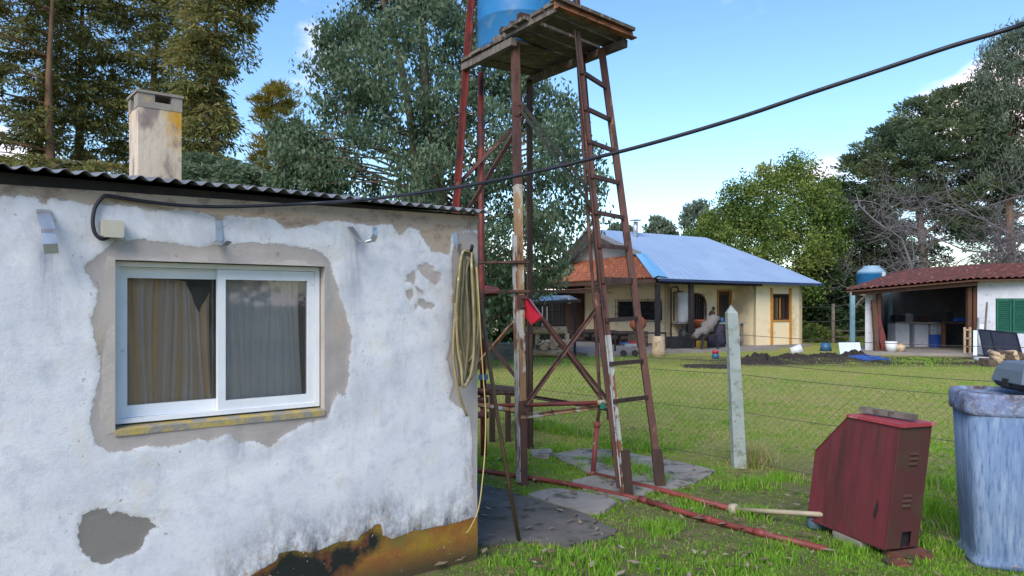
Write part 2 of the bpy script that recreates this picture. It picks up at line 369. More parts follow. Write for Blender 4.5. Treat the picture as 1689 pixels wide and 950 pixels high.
for j in range(nz_-1):
    zc = (zz0[j]+zz0[j+1])/2
    for i in range(nu-1):
        uc = (uu[i]+uu[i+1])/2
        if 0 < uc < 1.055 and 1.045 < zc < 1.855: continue
        fc.append((j*nu+i, j*nu+i+1, (j+1)*nu+i+1, (j+1)*nu+i))
# ---- wall material: lime paint over grey render, painted plinth, stains with shapes of their own
mw = bpy.data.materials.new('peeling lime paint'); mw.use_nodes = True; t = mw.node_tree; b = t.nodes['Principled BSDF']
b.inputs['Roughness'].default_value = .9; b.inputs['Specular IOR Level'].default_value = .2
def nd(ty, **k):
    n = t.nodes.new(ty)
    for a, v in k.items(): setattr(n, a, v)
    return n
def lk(a, bb): t.links.new(a, bb)
tcw = nd('ShaderNodeTexCoord').outputs['Object']
def nz(scale, det=6, ro=.6, stretch=(1,1,1)):
    mp = nd('ShaderNodeMapping'); mp.inputs['Scale'].default_value = stretch; lk(tcw, mp.inputs[0])
    n = nd('ShaderNodeTexNoise'); n.inputs['Scale'].default_value = scale; n.inputs['Detail'].default_value = det; n.inputs['Roughness'].default_value = ro
    lk(mp.outputs[0], n.inputs['Vector']); return n.outputs[0]
def at(n): a = nd('ShaderNodeAttribute', attribute_name=n); return a.outputs['Fac']
def mth(op, a, bb, cc=None):
    n = nd('ShaderNodeMath', operation=op)
    for i, v in enumerate((a, bb, cc)):
        if v is None: continue
        if isinstance(v, (int, float)): n.inputs[i].default_value = v
        else: lk(v, n.inputs[i])
    return n.outputs[0]
def mr(i, a, bb, c=0, d=1, sm=False):
    n = nd('ShaderNodeMapRange'); n.inputs[1].default_value = a; n.inputs[2].default_value = bb; n.inputs[3].default_value = c; n.inputs[4].default_value = d
    if sm: n.interpolation_type = 'SMOOTHSTEP'
    lk(i, n.inputs[0]); return n.outputs[0]
def mx(f, a, bb):
    n = nd('ShaderNodeMix', data_type='RGBA'); 
    if isinstance(f, (int, float)): n.inputs[0].default_value = f
    else: lk(f, n.inputs[0])
    for sck, v in ((n.inputs[6], a), (n.inputs[7], bb)):
        if isinstance(v, tuple): sck.default_value = (*v, 1)
        else: lk(v, sck)
    return n.outputs[2]
jag = mth('ADD', mth('MULTIPLY', mth('SUBTRACT', nz(16, 5, .65), .5), .045), mth('MULTIPLY', mth('SUBTRACT', nz(65, 5, .75), .5), .034))
peelf = mr(mth('ADD', at('peel'), jag), -.0012, .0012)
chips = mth('MULTIPLY', mr(nz(34, 3, .6), .690, .700), mr(at('peel'), -.16, -.08))
peelf = mth('MAXIMUM', peelf, chips)
basef = mr(mth('ADD', at('plinth'), mth('MULTIPLY', jag, .5)), -.002, .002)
paint = mx(mr(nz(3.2), .35, .65), (.70,.71,.73), (.60,.62,.67))
paint = mx(mr(nz(9, 7, .7), .50, .72, 0, .7), paint, (.42,.45,.53))
paint = mx(mr(nz(7, 6, .7, (1,1,.22)), .56, .74, 0, .55), paint, (.42,.43,.46))
paint = mx(mr(nz(75, 5, .75), .63, .70, 0, .6), paint, (.30,.29,.31))
paint = mx(mr(nz(5.5, 6, .6), .58, .74, 0, .5), paint, (.60,.55,.44))
paint = mx(mr(nz(28, 5, .7, (1,1,1.6)), .57, .70, 0, .5), paint, (.46,.47,.52))
# damp mould that creeps up from the plinth and down the corner
mould = mth('MULTIPLY', mr(at('plinth'), -.27, 0), mr(nz(11, 7, .78, (1,1,.55)), .40, .64))
paint = mx(mr(nz(2.2, 7, .72, (1,1,.30)), .52, .70, 0, .6), paint, (.40,.41,.44))
paint = mx(mould, paint, (.055,.060,.08))
mou2 = mth('MULTIPLY', mr(at('plinth'), -.14, 0, 0, .8), mr(nz(24, 7, .75), .52, .66))
paint = mx(mou2, paint, (.34,.20,.06))
cor = mth('MULTIPLY', mr(at('corner'), .20, .03), mr(nz(10, 7, .75, (1,1,.35)), .47, .66, 0, .85))
paint = mx(cor, paint, (.20,.19,.19))
# run-off stains beneath the iron brackets
run = mth('MULTIPLY', at('runoff'), mr(nz(22, 6, .7, (1,1,.15)), .3, .62))
paint = mx(run, paint, (.25,.28,.36))
rend = mx(mr(nz(4), .36, .64), (.43,.39,.365), (.34,.31,.295))
rend = mx(mr(nz(2.4, 4), .52, .66, 0, .7), rend, (.41,.34,.27))
rend = mx(mr(nz(30, 6, .7), .60, .72, 0, .6), rend, (.17,.15,.14))
band = mx(mr(nz(9, 6, .7, (1,1,2)), .5, .62, 0, .8), (.40,.325,.25), (.24,.17,.135))
rend = mx(at('band'), rend, band)
rend = mx(at('patch'), rend, (.215,.20,.185))
och = mx(mr(nz(5, 5), .40, .60), (.26,.105,.03), (.29,.185,.025))
och = mx(mr(nz(3.3, 5), .50, .62), och, (.17,.13,.035))
och = mx(mr(nz(14, 6, .7), .55, .68, 0, .8), och, (.26,.08,.035))
och = mx(mr(at('foot'), .14, .0), och, (.07,.055,.028))
blk = mx(mr(nz(6, 5), .56, .66), (.018,.022,.020), (.16,.06,.03))
dkf = mr(mth('ADD', at('dark'), mth('MULTIPLY', mth('SUBTRACT', nz(7, 6, .7), .5), .22)), -.03, .05)
plin = mx(dkf, och, blk)
plin = mx(mr(nz(48, 4, .6), .69, .715), plin, (.62,.60,.56))
lip = mth('MULTIPLY', mr(mth('ADD', at('peel'), jag), -.014, -.001), mr(nz(13, 5, .7), .42, .62, 0, .75))
paint = mx(lip, paint, (.46,.42,.37))
ghost = mth('MULTIPLY', mr(mth('ADD', at('peel'), mth('MULTIPLY', jag, 3)), -.09, -.01), mr(nz(8, 6, .7), .50, .64, 0, .45))
paint = mx(ghost, paint, (.50,.47,.43))
col = mx(peelf, paint, rend); col = mx(basef, col, plin)
lk(col, b.inputs['Base Color'])
h = mth('ADD', mth('MULTIPLY', peelf, -.55), mth('MULTIPLY', nz(55, 6, .7), .38))
h = mth('ADD', h, mth('MULTIPLY', nz(20, 6, .65, (1,1,2.8)), .20)); h = mth('ADD', h, mth('MULTIPLY', basef, -.4))
bp = nd('ShaderNodeBump'); bp.inputs['Strength'].default_value = .6; bp.inputs['Distance'].default_value = .008
lk(h, bp.inputs['Height']); lk(bp.outputs[0], b.inputs['Normal'])
pu, pz = pts[:,0], pts[:,1]
runoff = np.zeros(len(pts))
for bx, by, wd, ln in ((78,418,.045,.35),(362,405,.05,.25),(585,400,.05,.55),(748,520,.06,.6),(390,720,.05,.2)):
    cu, cz = UZ(bx, by); k = np.exp(-((pu-cu)/wd)**2)*np.clip((cz+.1-pz)/.1, 0, 1)*np.clip(1-(cz-pz)/ln, 0, 1); runoff = np.maximum(runoff, k)
cen = UZ(190, 888)
me = fast('wall', co, fc, mw, dict(peel=pe, plinth=ba, dark=dk, corner=U1-pu, runoff=runoff, foot=pz-.02,
     band=np.clip(sdf(pts, peelC)/.02+.5, 0, 1), patch=np.clip(sdf(pts, peelB)/.03+1, 0, 1)), smooth=True)
part(shed, 'wall', me, None, label='front wall with peeling white paint and an ochre plinth')
mb = MB()
for a, bq in ((W(U1,0,0), W(U1,-3,0)), (W(U1,-3,0), W(U0-1.2,-3,0)), (W(U0-1.2,-3,0), W(U0-1.2,0,0)), (W(U0-1.2,0,0), W(U0,0,0))):
    dd = (bq-a).normalized(); inw = Vector((-dd.y, dd.x, 0))*.14
    a = a.copy(); bq = bq.copy()
    if (a-W(U1,0,0)).length < .01: a = W(U1,-.03,0)
    h0 = 2.2+.0; h1 = 2.2
    if (a-W(0,0,0)).dot(nO) < -2: h0 = 2.62
    if (bq-W(0,0,0)).dot(nO) < -2: h1 = 2.62
    mb.hexa([a+Vector((0,0,-.05)), bq+Vector((0,0,-.05)), bq+inw+Vector((0,0,-.05)), a+inw+Vector((0,0,-.05))],
            [a+Vector((0,0,h0-.0)), bq+Vector((0,0,h1)), bq+inw+Vector((0,0,h1)), a+inw+Vector((0,0,h0))])
part(shed, 'side_wall', mb, m_whitewall)
# window reveal
mb = MB(); d1 = .155
mb.hexa([W(-.10,-.012,1.005), W(-.002,-.0,1.045-.002), W(-.002,-d1,1.045-.002), W(-.10,-d1,1.005)], [W(-.10,-.012,1.9), W(-.002,-.0,1.857), W(-.002,-d1,1.857), W(-.10,-d1,1.9)])
mb.hexa([W(1.057,0,1.043), W(1.15,-.012,1.005), W(1.15,-d1,1.005), W(1.057,-d1,1.043)], [W(1.057,0,1.857), W(1.15,-.012,1.9), W(1.15,-d1,1.9), W(1.057,-d1,1.857)])
mb.hexa([W(-.002,0,1.857), W(1.057,0,1.857), W(1.057,-d1,1.857), W(-.002,-d1,1.857)], [W(-.1,-.012,1.9), W(1.15,-.012,1.9), W(1.15,-d1,1.9), W(-.1,-d1,1.9)])
part(shed, 'window_reveal', mb, m_plaster)
mb = MB()
mb.hexa([W(.0,.004,1.02), W(1.055,.004,1.02), W(1.055,-d1,1.02), W(0,-d1,1.02)], [W(0,.004,1.050), W(1.055,.004,1.050), W(1.055,-d1,1.066), W(0,-d1,1.066)])
part(shed, 'window_sill', mb, m_sillpaint)
# window: outer frame, two sashes each with frame and pane
win = part(shed, 'window', MB().hexa([W(.0,-.155,1.06), W(1.055,-.155,1.06), W(1.055,-.15,1.06), W(0,-.15,1.06)], [W(.0,-.155,1.062), W(1.055,-.155,1.062), W(1.055,-.15,1.062), W(0,-.15,1.062)]), m_seal)
def frame(mb, u0, u1, z0, z1, o0, o1, wl, wr, wb, wt):
    def bx(a, bq, c, d): mb.hexa([W(a,o0,c), W(bq,o0,c), W(bq,o1,c), W(a,o1,c)], [W(a,o0,d), W(bq,o0,d), W(bq,o1,d), W(a,o1,d)])
    bx(u0, u0+wl, z0, z1); bx(u1-wr, u1, z0, z1); bx(u0+wl, u1-wr, z0, z0+wb); bx(u0+wl, u1-wr, z1-wt, z1)
mb = MB(); frame(mb, .004, 1.050, 1.068, 1.852, -.062, -.150, .026, .026, .022, .024); frame(mb, .031, 1.023, 1.091, 1.827, -.100, -.104, .010, .010, .008, .010)
part(win, 'window_frame', mb, m_alu)
glass = bpy.data.materials.new('window glass'); glass.use_nodes = True; g = glass.node_tree; g.nodes.clear()
go = g.nodes.new('ShaderNodeOutputMaterial'); gm = g.nodes.new('ShaderNodeMixShader'); gt = g.nodes.new('ShaderNodeBsdfTransparent'); gg = g.nodes.new('ShaderNodeBsdfGlossy')
gt.inputs[0].default_value = (.93,.93,.93,1); gg.inputs['Roughness'].default_value = .03; fr = g.nodes.new('ShaderNodeFresnel'); fr.inputs[0].default_value = 1.52
gd = g.nodes.new('ShaderNodeBsdfDiffuse'); gd.inputs[0].default_value = (.42,.40,.38,1); gz = g.nodes.new('ShaderNodeMixShader'); gn = g.nodes.new('ShaderNodeTexNoise'); gn.inputs['Scale'].default_value = 5; gn.inputs['Detail'].default_value = 7; gr = g.nodes.new('ShaderNodeMapRange'); gr.inputs[1].default_value = .35; gr.inputs[2].default_value = .8; gr.inputs[3].default_value = .04; gr.inputs[4].default_value = .13; gtc = g.nodes.new('ShaderNodeTexCoord'); g.links.new(gtc.outputs['Object'], gn.inputs['Vector']); g.links.new(gn.outputs[0], gr.inputs[0]); g.links.new(gr.outputs[0], gz.inputs[0]); g.links.new(gt.outputs[0], gz.inputs[1]); g.links.new(gd.outputs[0], gz.inputs[2])
g.links.new(fr.outputs[0], gm.inputs[0]); g.links.new(gz.outputs[0], gm.inputs[1]); g.links.new(gg.outputs[0], gm.inputs[2]); g.links.new(gm.outputs[0], go.inputs[0])
for u0, u1, o0, o1, z0, z1 in ((.032,.545,-.106,-.140,1.092,1.826), (.492,1.022,-.070,-.099,1.084,1.826)):
    mb = MB(); frame(mb, u0, u1, z0, z1, o0, o1, .040, .040, .056, .052)
    part(win, 'sash', mb, m_alu)
    om = (o0+o1)/2
    mb = MB(); mb.hexa([W(u0+.038,om+.002,z0+.054), W(u1-.038,om+.002,z0+.054), W(u1-.038,om-.002,z0+.054), W(u0+.038,om-.002,z0+.054)],
            [W(u0+.038,om+.002,z1-.05), W(u1-.038,om+.002,z1-.05), W(u1-.038,om-.002,z1-.05), W(u0+.038,om-.002,z1-.05)])
    part(win, 'pane', mb, glass)
# curtains
def curtain_mat(name, cols, scale):
    m = bpy.data.materials.new(name); m.use_nodes = True; tt = m.node_tree; bs = tt.nodes['Principled BSDF']; bs.inputs['Roughness'].default_value = .95; bs.inputs['Specular IOR Level'].default_value = .1
    a = tt.nodes.new('ShaderNodeAttribute'); a.attribute_name = 'strip'
    mpx = tt.nodes.new('ShaderNodeCombineXYZ'); tt.links.new(a.outputs['Fac'], mpx.inputs[0])
    n = tt.nodes.new('ShaderNodeTexNoise'); n.inputs['Scale'].default_value = scale; n.inputs['Detail'].default_value = 4; tt.links.new(mpx.outputs[0], n.inputs['Vector'])
    r = tt.nodes.new('ShaderNodeValToRGB'); e = r.color_ramp.elements; e[0].position = .34; e[0].color = (*cols[0],1); e[1].position = .68; e[1].color = (*cols[-1],1)
    for i, cc in enumerate(cols[1:-1]): x = e.new(.34+.34*(i+1)/(len(cols)-1)); x.color = (*cc,1)
    tt.links.new(n.outputs[0], r.inputs[0])
    n2 = tt.nodes.new('ShaderNodeTexNoise'); n2.inputs['Scale'].default_value = 90; tc = tt.nodes.new('ShaderNodeTexCoord'); tt.links.new(tc.outputs['Object'], n2.inputs['Vector'])
    mm = tt.nodes.new('ShaderNodeMix'); mm.data_type = 'RGBA'; mm.blend_type = 'MULTIPLY'; mm.inputs[0].default_value = .12
    tt.links.new(r.outputs[0], mm.inputs[6]); tt.links.new(n2.outputs[0], mm.inputs[7]); tt.links.new(mm.outputs[2], bs.inputs['Base Color'])
    return m
mcl = curtain_mat('striped brown curtain', [(.55,.38,.28),(.88,.78,.70),(.76,.54,.38),(.95,.60,.24),(.90,.78,.66)], 9)
mcr = curtain_mat('plain grey curtain', [(.72,.69,.69),(.86,.83,.82),(.78,.75,.74)], 6)
def curtain(u0, u1, o, mat, top, ph, label):
    nu_, nv = 90, 30; vs = []; st = []; fs = []
    for j in range(nv+1):
        v = j/nv
        for i in range(nu_+1):
            s_ = i/nu_
            sag = top(s_)
            z = 1.06+(sag-1.06)*v
            fold = .008*math.sin(s_*23+ph+1.5*math.sin(v*2+ph))*(.5+.5*v)+.008*math.sin(s_*73+ph*2)
            u = u0+(u1-u0)*s_+.012*math.sin(v*3+s_*9)
            p = W(u, o+fold-.02*v, z)-LOC[shed]; vs.append(p[:]); st.append(s_)
    for j in range(nv):
        for i in range(nu_): fs.append((j*(nu_+1)+i, j*(nu_+1)+i+1, (j+1)*(nu_+1)+i+1, (j+1)*(nu_+1)+i))
    part(shed, 'curtain', fast('curtain', vs, fs, mat, dict(strip=st), True), None, label=label)
curtain(.045, .50, -.185, mcl, lambda s: 1.80-.05*s-.16*max(0, 1-abs(s-.88)/.16), .3, 'brown and ochre striped curtain')
curtain(.535, .99, -.185, mcr, lambda s: 1.84, 2.1, 'plain grey curtain')
# dark room behind
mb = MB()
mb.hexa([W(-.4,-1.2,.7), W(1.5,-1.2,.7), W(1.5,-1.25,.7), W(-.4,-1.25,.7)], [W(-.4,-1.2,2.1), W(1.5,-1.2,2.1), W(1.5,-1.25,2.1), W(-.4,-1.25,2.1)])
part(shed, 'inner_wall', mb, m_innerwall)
# wall plate under the roof sheets
mb = MB(); mb.hexa([W(U0-1.2,-.012,2.15), W(U1-.01,-.012,2.19), W(U1-.01,-.13,2.19), W(U0-1.2,-.13,2.15)], [W(U0-1.2,-.012,2.222), W(U1-.01,-.012,2.222), W(U1-.01,-.13,2.238), W(U0-1.2,-.13,2.238)])
part(shed, 'wall_plate', mb, m_dark)
# corrugated roof
pitch, amp = .0765, .0115; SL = math.tan(R(7.2))
un = np.arange(U0-1.3, U1+.035, pitch/8); on = [.10,.09,.0,-.5,-1.2,-2.2,-3.15]
vs = []; fs = []
for lay in (0, -.0025):
    for o in on:
        for i, u in enumerate(un):
            z = 2.2385+(.10-o)*SL+amp*math.sin(2*math.pi*u/pitch+.4)+.004*math.sin(u*2.3)+lay
            vs.append((W(u, o, z)-LOC[shed])[:])
nn = len(un); L_ = nn*len(on)
for j in range(len(on)-1):
    for i in range(nn-1):
        a = j*nn+i; fs.append((a, a+1, a+1+nn, a+nn)); fs.append((L_+a, L_+a+nn, L_+a+1+nn, L_+a+1))
for i in range(nn-1): fs.append((i, i+L_, i+1+L_, i+1))
for j in range(len(on)-1): a = j*nn+nn-1; fs.append((a, a+L_, a+nn+L_, a+nn))
roof = part(shed, 'roof', fast('roof', vs, fs, m_roofsheet, None, True), None)
# chimney
m_chim = M('stained chimney render', (.58,.50,.39), (.46,.37,.27), 4, .9, bump=.5, bscale=30, stretch=(1,1,.5), c3=(.50,.27,.03), th=.58, s3=3.0, soft=.07, c4=(.24,.19,.17), th4=.61, s4=8)
m_chimtop = M('grey chimney head', (.30,.27,.23), (.22,.20,.17), 4, .9, bump=.4, bscale=30, c3=(.36,.28,.16), th=.6)
def chim(u, o, z): return W(u, o, z)
oc = -1.9; du = .285
a_ = (256-844.5)/F; uc = (1.874+3.523*a_-oc*(.622+.783*a_))/(.783-.622*a_)
def cb(mb, h, z0, z1, u0=None, u1=None, o0=None, o1=None):
    u0 = -h if u0 is None else u0; u1 = h if u1 is None else u1; o0 = h if o0 is None else o0; o1 = -h if o1 is None else o1
    mb.hexa([W(uc+u0,oc+o0,z0), W(uc+u1,oc+o0,z0), W(uc+u1,oc+o1,z0), W(uc+u0,oc+o1,z0)], [W(uc+u0,oc+o0,z1), W(uc+u1,oc+o0,z1), W(uc+u1,oc+o1,z1), W(uc+u0,oc+o1,z1)])
hh = du/2
zc1 = EYE+(500-196)/F*5.55; zc2 = EYE+(500-174)/F*5.55
chy = part(roof, 'chimney', (lambda mb: (cb(mb, hh, 2.3, zc1), mb)[1])(MB()), m_chim)
mb = MB(); q = .004; gp = .05
cb(mb, 0, zc1, zc2, -hh-q, -.035, hh+q, hh-.06); cb(mb, 0, zc1, zc2, .075, hh+q, hh+q, hh-.06); cb(mb, 0, zc1, zc1+.045, -.035, .075, hh+q, hh-.06)
cb(mb, 0, zc1, zc2, -hh-q, -hh+.05, hh-.06, .03); cb(mb, 0, zc1, zc2, -hh-q, -hh+.05, -.08, -hh-q); cb(mb, 0, zc1, zc2, hh-.05, hh+q, hh-.06, -hh-q); cb(mb, 0, zc1, zc2, -hh+.05, hh-.05, -hh+.05, -hh-q)
LOC_ch = chy
o_ = part(roof, 'chimney_head', mb, m_chimtop)
mb = MB(); cb(mb, hh+.014, zc2, zc2+.018); part(roof, 'chimney_cap', mb, m_chimtop)
# gutter brackets of bent galvanised strip
def strip(mb, path, wd=.028):
    for a, bq in zip(path[:-1], path[1:]): 
        dd = (bq-a); mb.bar(a, bq+dd.normalized()*.001, wd, .003, up=dd.cross(dU))
def UZo(px, py, o):
    a = (px-844.5)/F; u = (1.874+3.523*a-o*(.622+.783*a))/(.783-.622*a); D = 3.523+.622*u-.783*o
    return W(u, o, EYE-(py-500)/F*D)
bl = 'bent galvanised gutter bracket'
for path, wd in (([UZo(72,346,.003),UZo(72,352,.03),UZo(80,378,.075),UZo(80,384,.095),UZo(83,402,.11),UZo(85,418,.10)], .055),
             ([UZo(361,364,.003),UZo(361,380,.005),UZo(362,396,.01),UZo(358,401,.05),UZo(370,404,.11),UZo(378,398,.14)], .032),
             ([UZo(578,374,.003),UZo(585,384,.04),UZo(593,396,.09),UZo(604,400,.13),UZo(614,397,.155),UZo(619,388,.16),UZo(618,375,.15)], .035),
             ([UZo(750,384,.003),UZo(752,400,.01),UZo(757,412,.03),UZo(758,402,.05)], .03)):
    mb = MB(); strip(mb, path, wd); part(shed, 'gutter_bracket', mb, m_galv)
# junction box
c1 = UZo(185,378,.03); mb = MB()
sec = [(-.046,-.032),(-.038,-.04),(.038,-.04),(.046,-.032),(.046,.032),(.038,.04),(-.038,.04),(-.046,.032)]
mb.extr(sec, c1-nO*.028, c1+nO*.028); part(shed, 'junction_box', mb, m_box)
# power cable
ctrl = [UZo(180,391,.03),UZo(168,394,.035),UZo(157,385,.03),UZo(153,366,.025),UZo(157,342,.02),UZo(170,325,.02),UZo(180,323,.02),UZo(225,330,.02),UZo(290,338,.03),UZo(360,341,.05),UZo(440,339,.08),UZo(520,335,.13)]
e1 = P(1700, 36, 2.45); s1 = ctrl[-1]
for k in range(1, 15):
    tt = k/14; p = lerp(s1, e1, tt)
    px_ = 844.5+p.x/p.y*F
    # sag follows the line of the cable in air
    cx = [520,600,700,760,850,950,1050,1150,1250,1350,1450,1550,1700]; cy = [335,330,317,308,291,268,243,215,184,149,116,82,36]
    yy = float(np.interp(px_, cx, cy)); ctrl.append(P(px_, yy, p.y))
ctrl.append(P(1990, -70, 2.0)); ctrl.append(P(2600,-280,1.6))
one('power_cable', 'thick black power cable running from the beige box across the sky', 'cable', MB().tube(smoothpath(ctrl, 150), .0088, 8), m_rubber, ctrl[0])
# hose coil on its hook
hk = UZo(776, 414, .06)
hose = root('garden_hose', 'yellowed garden hose hung in loops at the shed corner', 'hose', hk)
mb = MB(); mb.tube([UZo(776,418,-.01), UZo(777,414,.04), UZo(778,410,.12), UZo(779,404,.13)], .011, 8)
part(shed, 'hose_hook', mb, m_dark)
loops = [(752,786,600,.05),(757,779,612,.07),(762,783,606,.09),(749,775,628,.06),(766,789,618,.08),(756,788,590,.10),(760,772,622,.11),(753,781,630,.12)]
mb = MB(); mb2 = MB()
for i, (xl, xr, yb, o) in enumerate(loops):
    xm = (xl+xr)/2+random.uniform(-3,3); top_ = 415+random.uniform(-3, 5)
    c = [UZo(776-2,top_+3,o), UZo(768-i*.6,top_+2,o+.01), UZo(xl+5,top_+32,o+.015), UZo(xl,top_+95,o+.01), UZo(xl+2,yb-60,o), UZo(xl+8,yb-22,o), UZo(xm,yb+8,o+.01), UZo(xr-3,yb-18,o+.02), UZo(xr+1,yb-70,o+.02), UZo(xr,top_+90,o+.02), UZo(xr-3,top_+30,o+.015), UZo(776+2,top_+3,o)]
    (mb2 if i in (3,6,1) else mb).tube(smoothpath(c, 60), .0085, 7)
c = [UZo(752,500,.10),UZo(748,560,.10),UZo(749,600,.09),UZo(755,640,.08),UZo(762,665,.07),UZo(770,686,.06)]
mb.tube(smoothpath(c, 24), .0085, 7)
part(hose, 'hose_coil', mb, m_hose); part(hose, 'hose_loop', mb2, m_hosedark, label='darker brown loop of the coil')
c = [UZo(786,440,.13),UZo(790,500,.14),UZo(793,560,.13),UZo(797,620,.12),UZo(801,680,.12),UZo(800,740,.12),UZo(796,790,.12),UZo(789,840,.10),UZo(775,872,.05),UZo(768,880,.01)]
part(hose, 'hose_tail', MB().tube(smoothpath(c, 50), .0042, 6), m_string, label='thin yellow tail hanging down to the plinth')
# leaning rusty rod
b0 = G(856, 892, .015); t0 = UZo(779, 404, .02)
b1 = P(783, 470, 4.95)
one('leaning_rod', 'brown iron rod leaning on the shed corner behind the hose', 'rod', MB().tube([b0, lerp(b0, b1, .5), P(779,412,4.90)], .014, 8), M('brown rod iron', (.075,.05,.03), (.12,.075,.04), 8, .6, bump=.2), b0)
# ================================================================== the water tower
Fb, Rb, Bb, Lb = Vector((.13,6.77,0)), Vector((1.075,7.57,0)), Vector((.18,8.46,0)), Vector((-.77,7.66,0))
dw = Vector((.56,-.83,0)).normalized(); dv = Vector((.79,.61,0)).normalized(); dv = (dv-dw*dv.dot(dw)).normalized()
Lc = Vector((-.51,7.67,0)); ZD = 4.10
def DK(w_, v_, z): return Lc+dw*w_+dv*v_+Vector((0,0,z))
Ft = Vector((.06,7.05,4.08)); Rt = Vector((.688,7.27,4.08)); Bt = Vector((.165,8.12,4.08)); Lt = Vector((-.47,7.67,4.08))
tower = root('water_tower', 'rusty iron water tower with braced legs and a plank platform', 'tower', mean([Fb,Rb,Bb,Lb]))
def leg(b, tp, z): return lerp(b, tp, z/4.08)
def lsec(w_, th): return [(-w_/2,-w_/2),(w_/2,-w_/2),(w_/2,-w_/2+th),(-w_/2+th,-w_/2+th),(-w_/2+th,w_/2),(-w_/2,w_/2)]
mb = MB(); s_ = .056
for za, zb_ in ((.60,1.4),(1.4,2.75),(-.02,.60),(2.75,4.08)): mb.bar(leg(Fb,Ft,za)+Vector((-.03,0,0)), leg(Fb,Ft,zb_)+Vector((-.03,0,0)), s_, .10, twist=R(20))
part(tower, 'leg', mb, m_whiteflake if False else m_rustflake, label='front leg with flaking orange and grey paint', pivot=Fb)
_fl = [o for o in tower.children if o.name.startswith('leg')][0]; _fl.data.materials.append(m_rust)
for _p in _fl.data.polygons:
    if _p.index >= 12: _p.material_index = 1
mb = MB(); mb.bar(leg(Fb,Ft,.02)+Vector((-.066,.012,0)), leg(Fb,Ft,2.3)+Vector((-.066,.012,0)), .02, .10, twist=R(20))
part(tower, 'leg_strap', mb, m_whiteflake, pivot=Fb)
part(tower, 'leg', MB().extr(lsec(.085,.012), leg(Bb,Bt,0), leg(Bb,Bt,4.08), twist=R(45)).bar(leg(Bb,Bt,-.02), leg(Bb,Bt,1.3), .10, .09), m_stake, label='dark rear leg boxed in timber at its foot', pivot=Bb)
part(tower, 'leg', MB().extr(lsec(.075,.010), leg(Rb,Rt,-.02), leg(Rb,Rt,5.25), twist=R(200)), m_rust, label='slanting rusty leg beside the ladder', pivot=Rb)
part(tower, 'leg', MB().extr(lsec(.058,.010), leg(Lb,Lt,-.02), leg(Lb,Lt,5.25), twist=R(120)), m_redpaint, label='red oxide leg rising past the platform', pivot=Lb)
def br(a, az, c, cz, w_=.045, m=m_rust, off=Vector((0,0,0))):
    A = {'F':(Fb,Ft),'R':(Rb,Rt),'B':(Bb,Bt),'L':(Lb,Lt)}
    p, q = leg(*A[a], az)+off, leg(*A[c], cz)+off
    part(tower, 'brace', MB().angle(p, q, w_, .007, twist=R(30)), m, pivot=(p+q)/2)
k = Vector((0,-.02,0))
br('F',3.52,'R',2.66,.032,m_greenbrace,k); br('F',3.44,'R',2.50,.032,m_greenbrace,k*2.6)
br('F',3.35,'L',2.40,.035); br('B',3.70,'L',2.85,.035)
br('F',1.70,'R',.49,.028,m_rust,k); br('F',.73,'R',1.71,.034,m_rust,k*2.5)
br('F',1.58,'L',.60,.03,m_rustflake,k); br('F',.85,'L',1.72,.035,m_stake,k*2)
br('B',1.7,'R',.62,.03); br('B',.60,'R',.57,.03,m_stake); br('F',.62,'R',.62,.035,m_rustflake,k); br('F',.64,'L',.66,.035,m_rustflake,k); br('B',.64,'L',.70,.035)
# strap rings round the front leg and the rail to the left
for z in (2.03, 1.76):
    c = leg(Fb,Ft,z)
    mb = MB(); mb.box(c+Vector((-.03,0,0)), (.15,.14,.022), R(20)); part(tower, 'clamp', mb, m_rust, pivot=c)
p, q = leg(Fb,Ft,2.03), P(785,434,7.5)
part(tower, 'rail', MB().tube([p, lerp(p,q,.5), q], .014, 8).blob(lerp(p,q,.62), .024), m_rust, pivot=(p+q)/2)
# gusset plates and bolts where the braces meet the legs
for lk_, z in (('F',.70),('F',1.66),('F',3.46),('R',.55),('R',1.68),('R',2.60)):
    A_ = {'F':(Fb,Ft),'R':(Rb,Rt)}[lk_]; c = leg(*A_, z)+Vector((-.01 if lk_ == 'F' else -.03,-.055,0))
    gp_ = part(tower, 'gusset_plate', MB().box(c, (.10,.008,.13), R(25)), m_rust, pivot=c)
    for dz_ in (-.04,.04): part(gp_, 'bolt', MB().tube([c+Vector((.01,-.004,dz_)), c+Vector((.01,-.022,dz_))], .011, 6), m_rust, pivot=c)
# platform: beams, planks
for a, c_, m in ((DK(-.03,.03,4.085), DK(.90,.03,4.085), m_oldwood2), (DK(-.03,.86,4.085), DK(1.53,.84,4.045), m_oldwood), (DK(.55,.045,4.185), DK(1.59,.045,4.185), m_oldwood2)):
    part(tower, 'beam', MB().bar(a, c_, .06, .07), m, pivot=(a+c_)/2)
i = 0; x = 0.0
for wd, z, m, v0, v1 in ((.21,4.145,m_oldwood,-.02,.93),(.19,4.15,m_oldwood2,-.03,.91),(.20,4.145,m_oldwood,-.02,.93),(.17,4.15,m_oldwood,-.01,.90)):
    c = DK(x+wd/2, (v0+v1)/2, z); p, q = DK(x+wd/2, v0, z), DK(x+wd/2, v1, z+random.uniform(-.01,.01))
    part(tower, 'plank', MB().bar(p, q, wd-.012, .03), m, pivot=c); x += wd
x = .80
for wd, z, m, gap in ((.185,4.19,m_oldwood,.012),(.175,4.20,m_oldwood,.035),(.185,4.205,m_oldwood,.012),(.165,4.21,m_oldwood2,.0)):
    p, q = DK(x+wd/2, -.02+random.uniform(-.03,.03), z+.015), DK(x+wd/2, .87+random.uniform(-.02,.03), 4.118+random.uniform(-.006,.006))
    part(tower, 'plank', MB().bar(p, q, wd-.01, .035), m, pivot=(p+q)/2); x += wd+gap
p, q = DK(1.575,-.02,4.215), DK(1.575,.88,4.125)
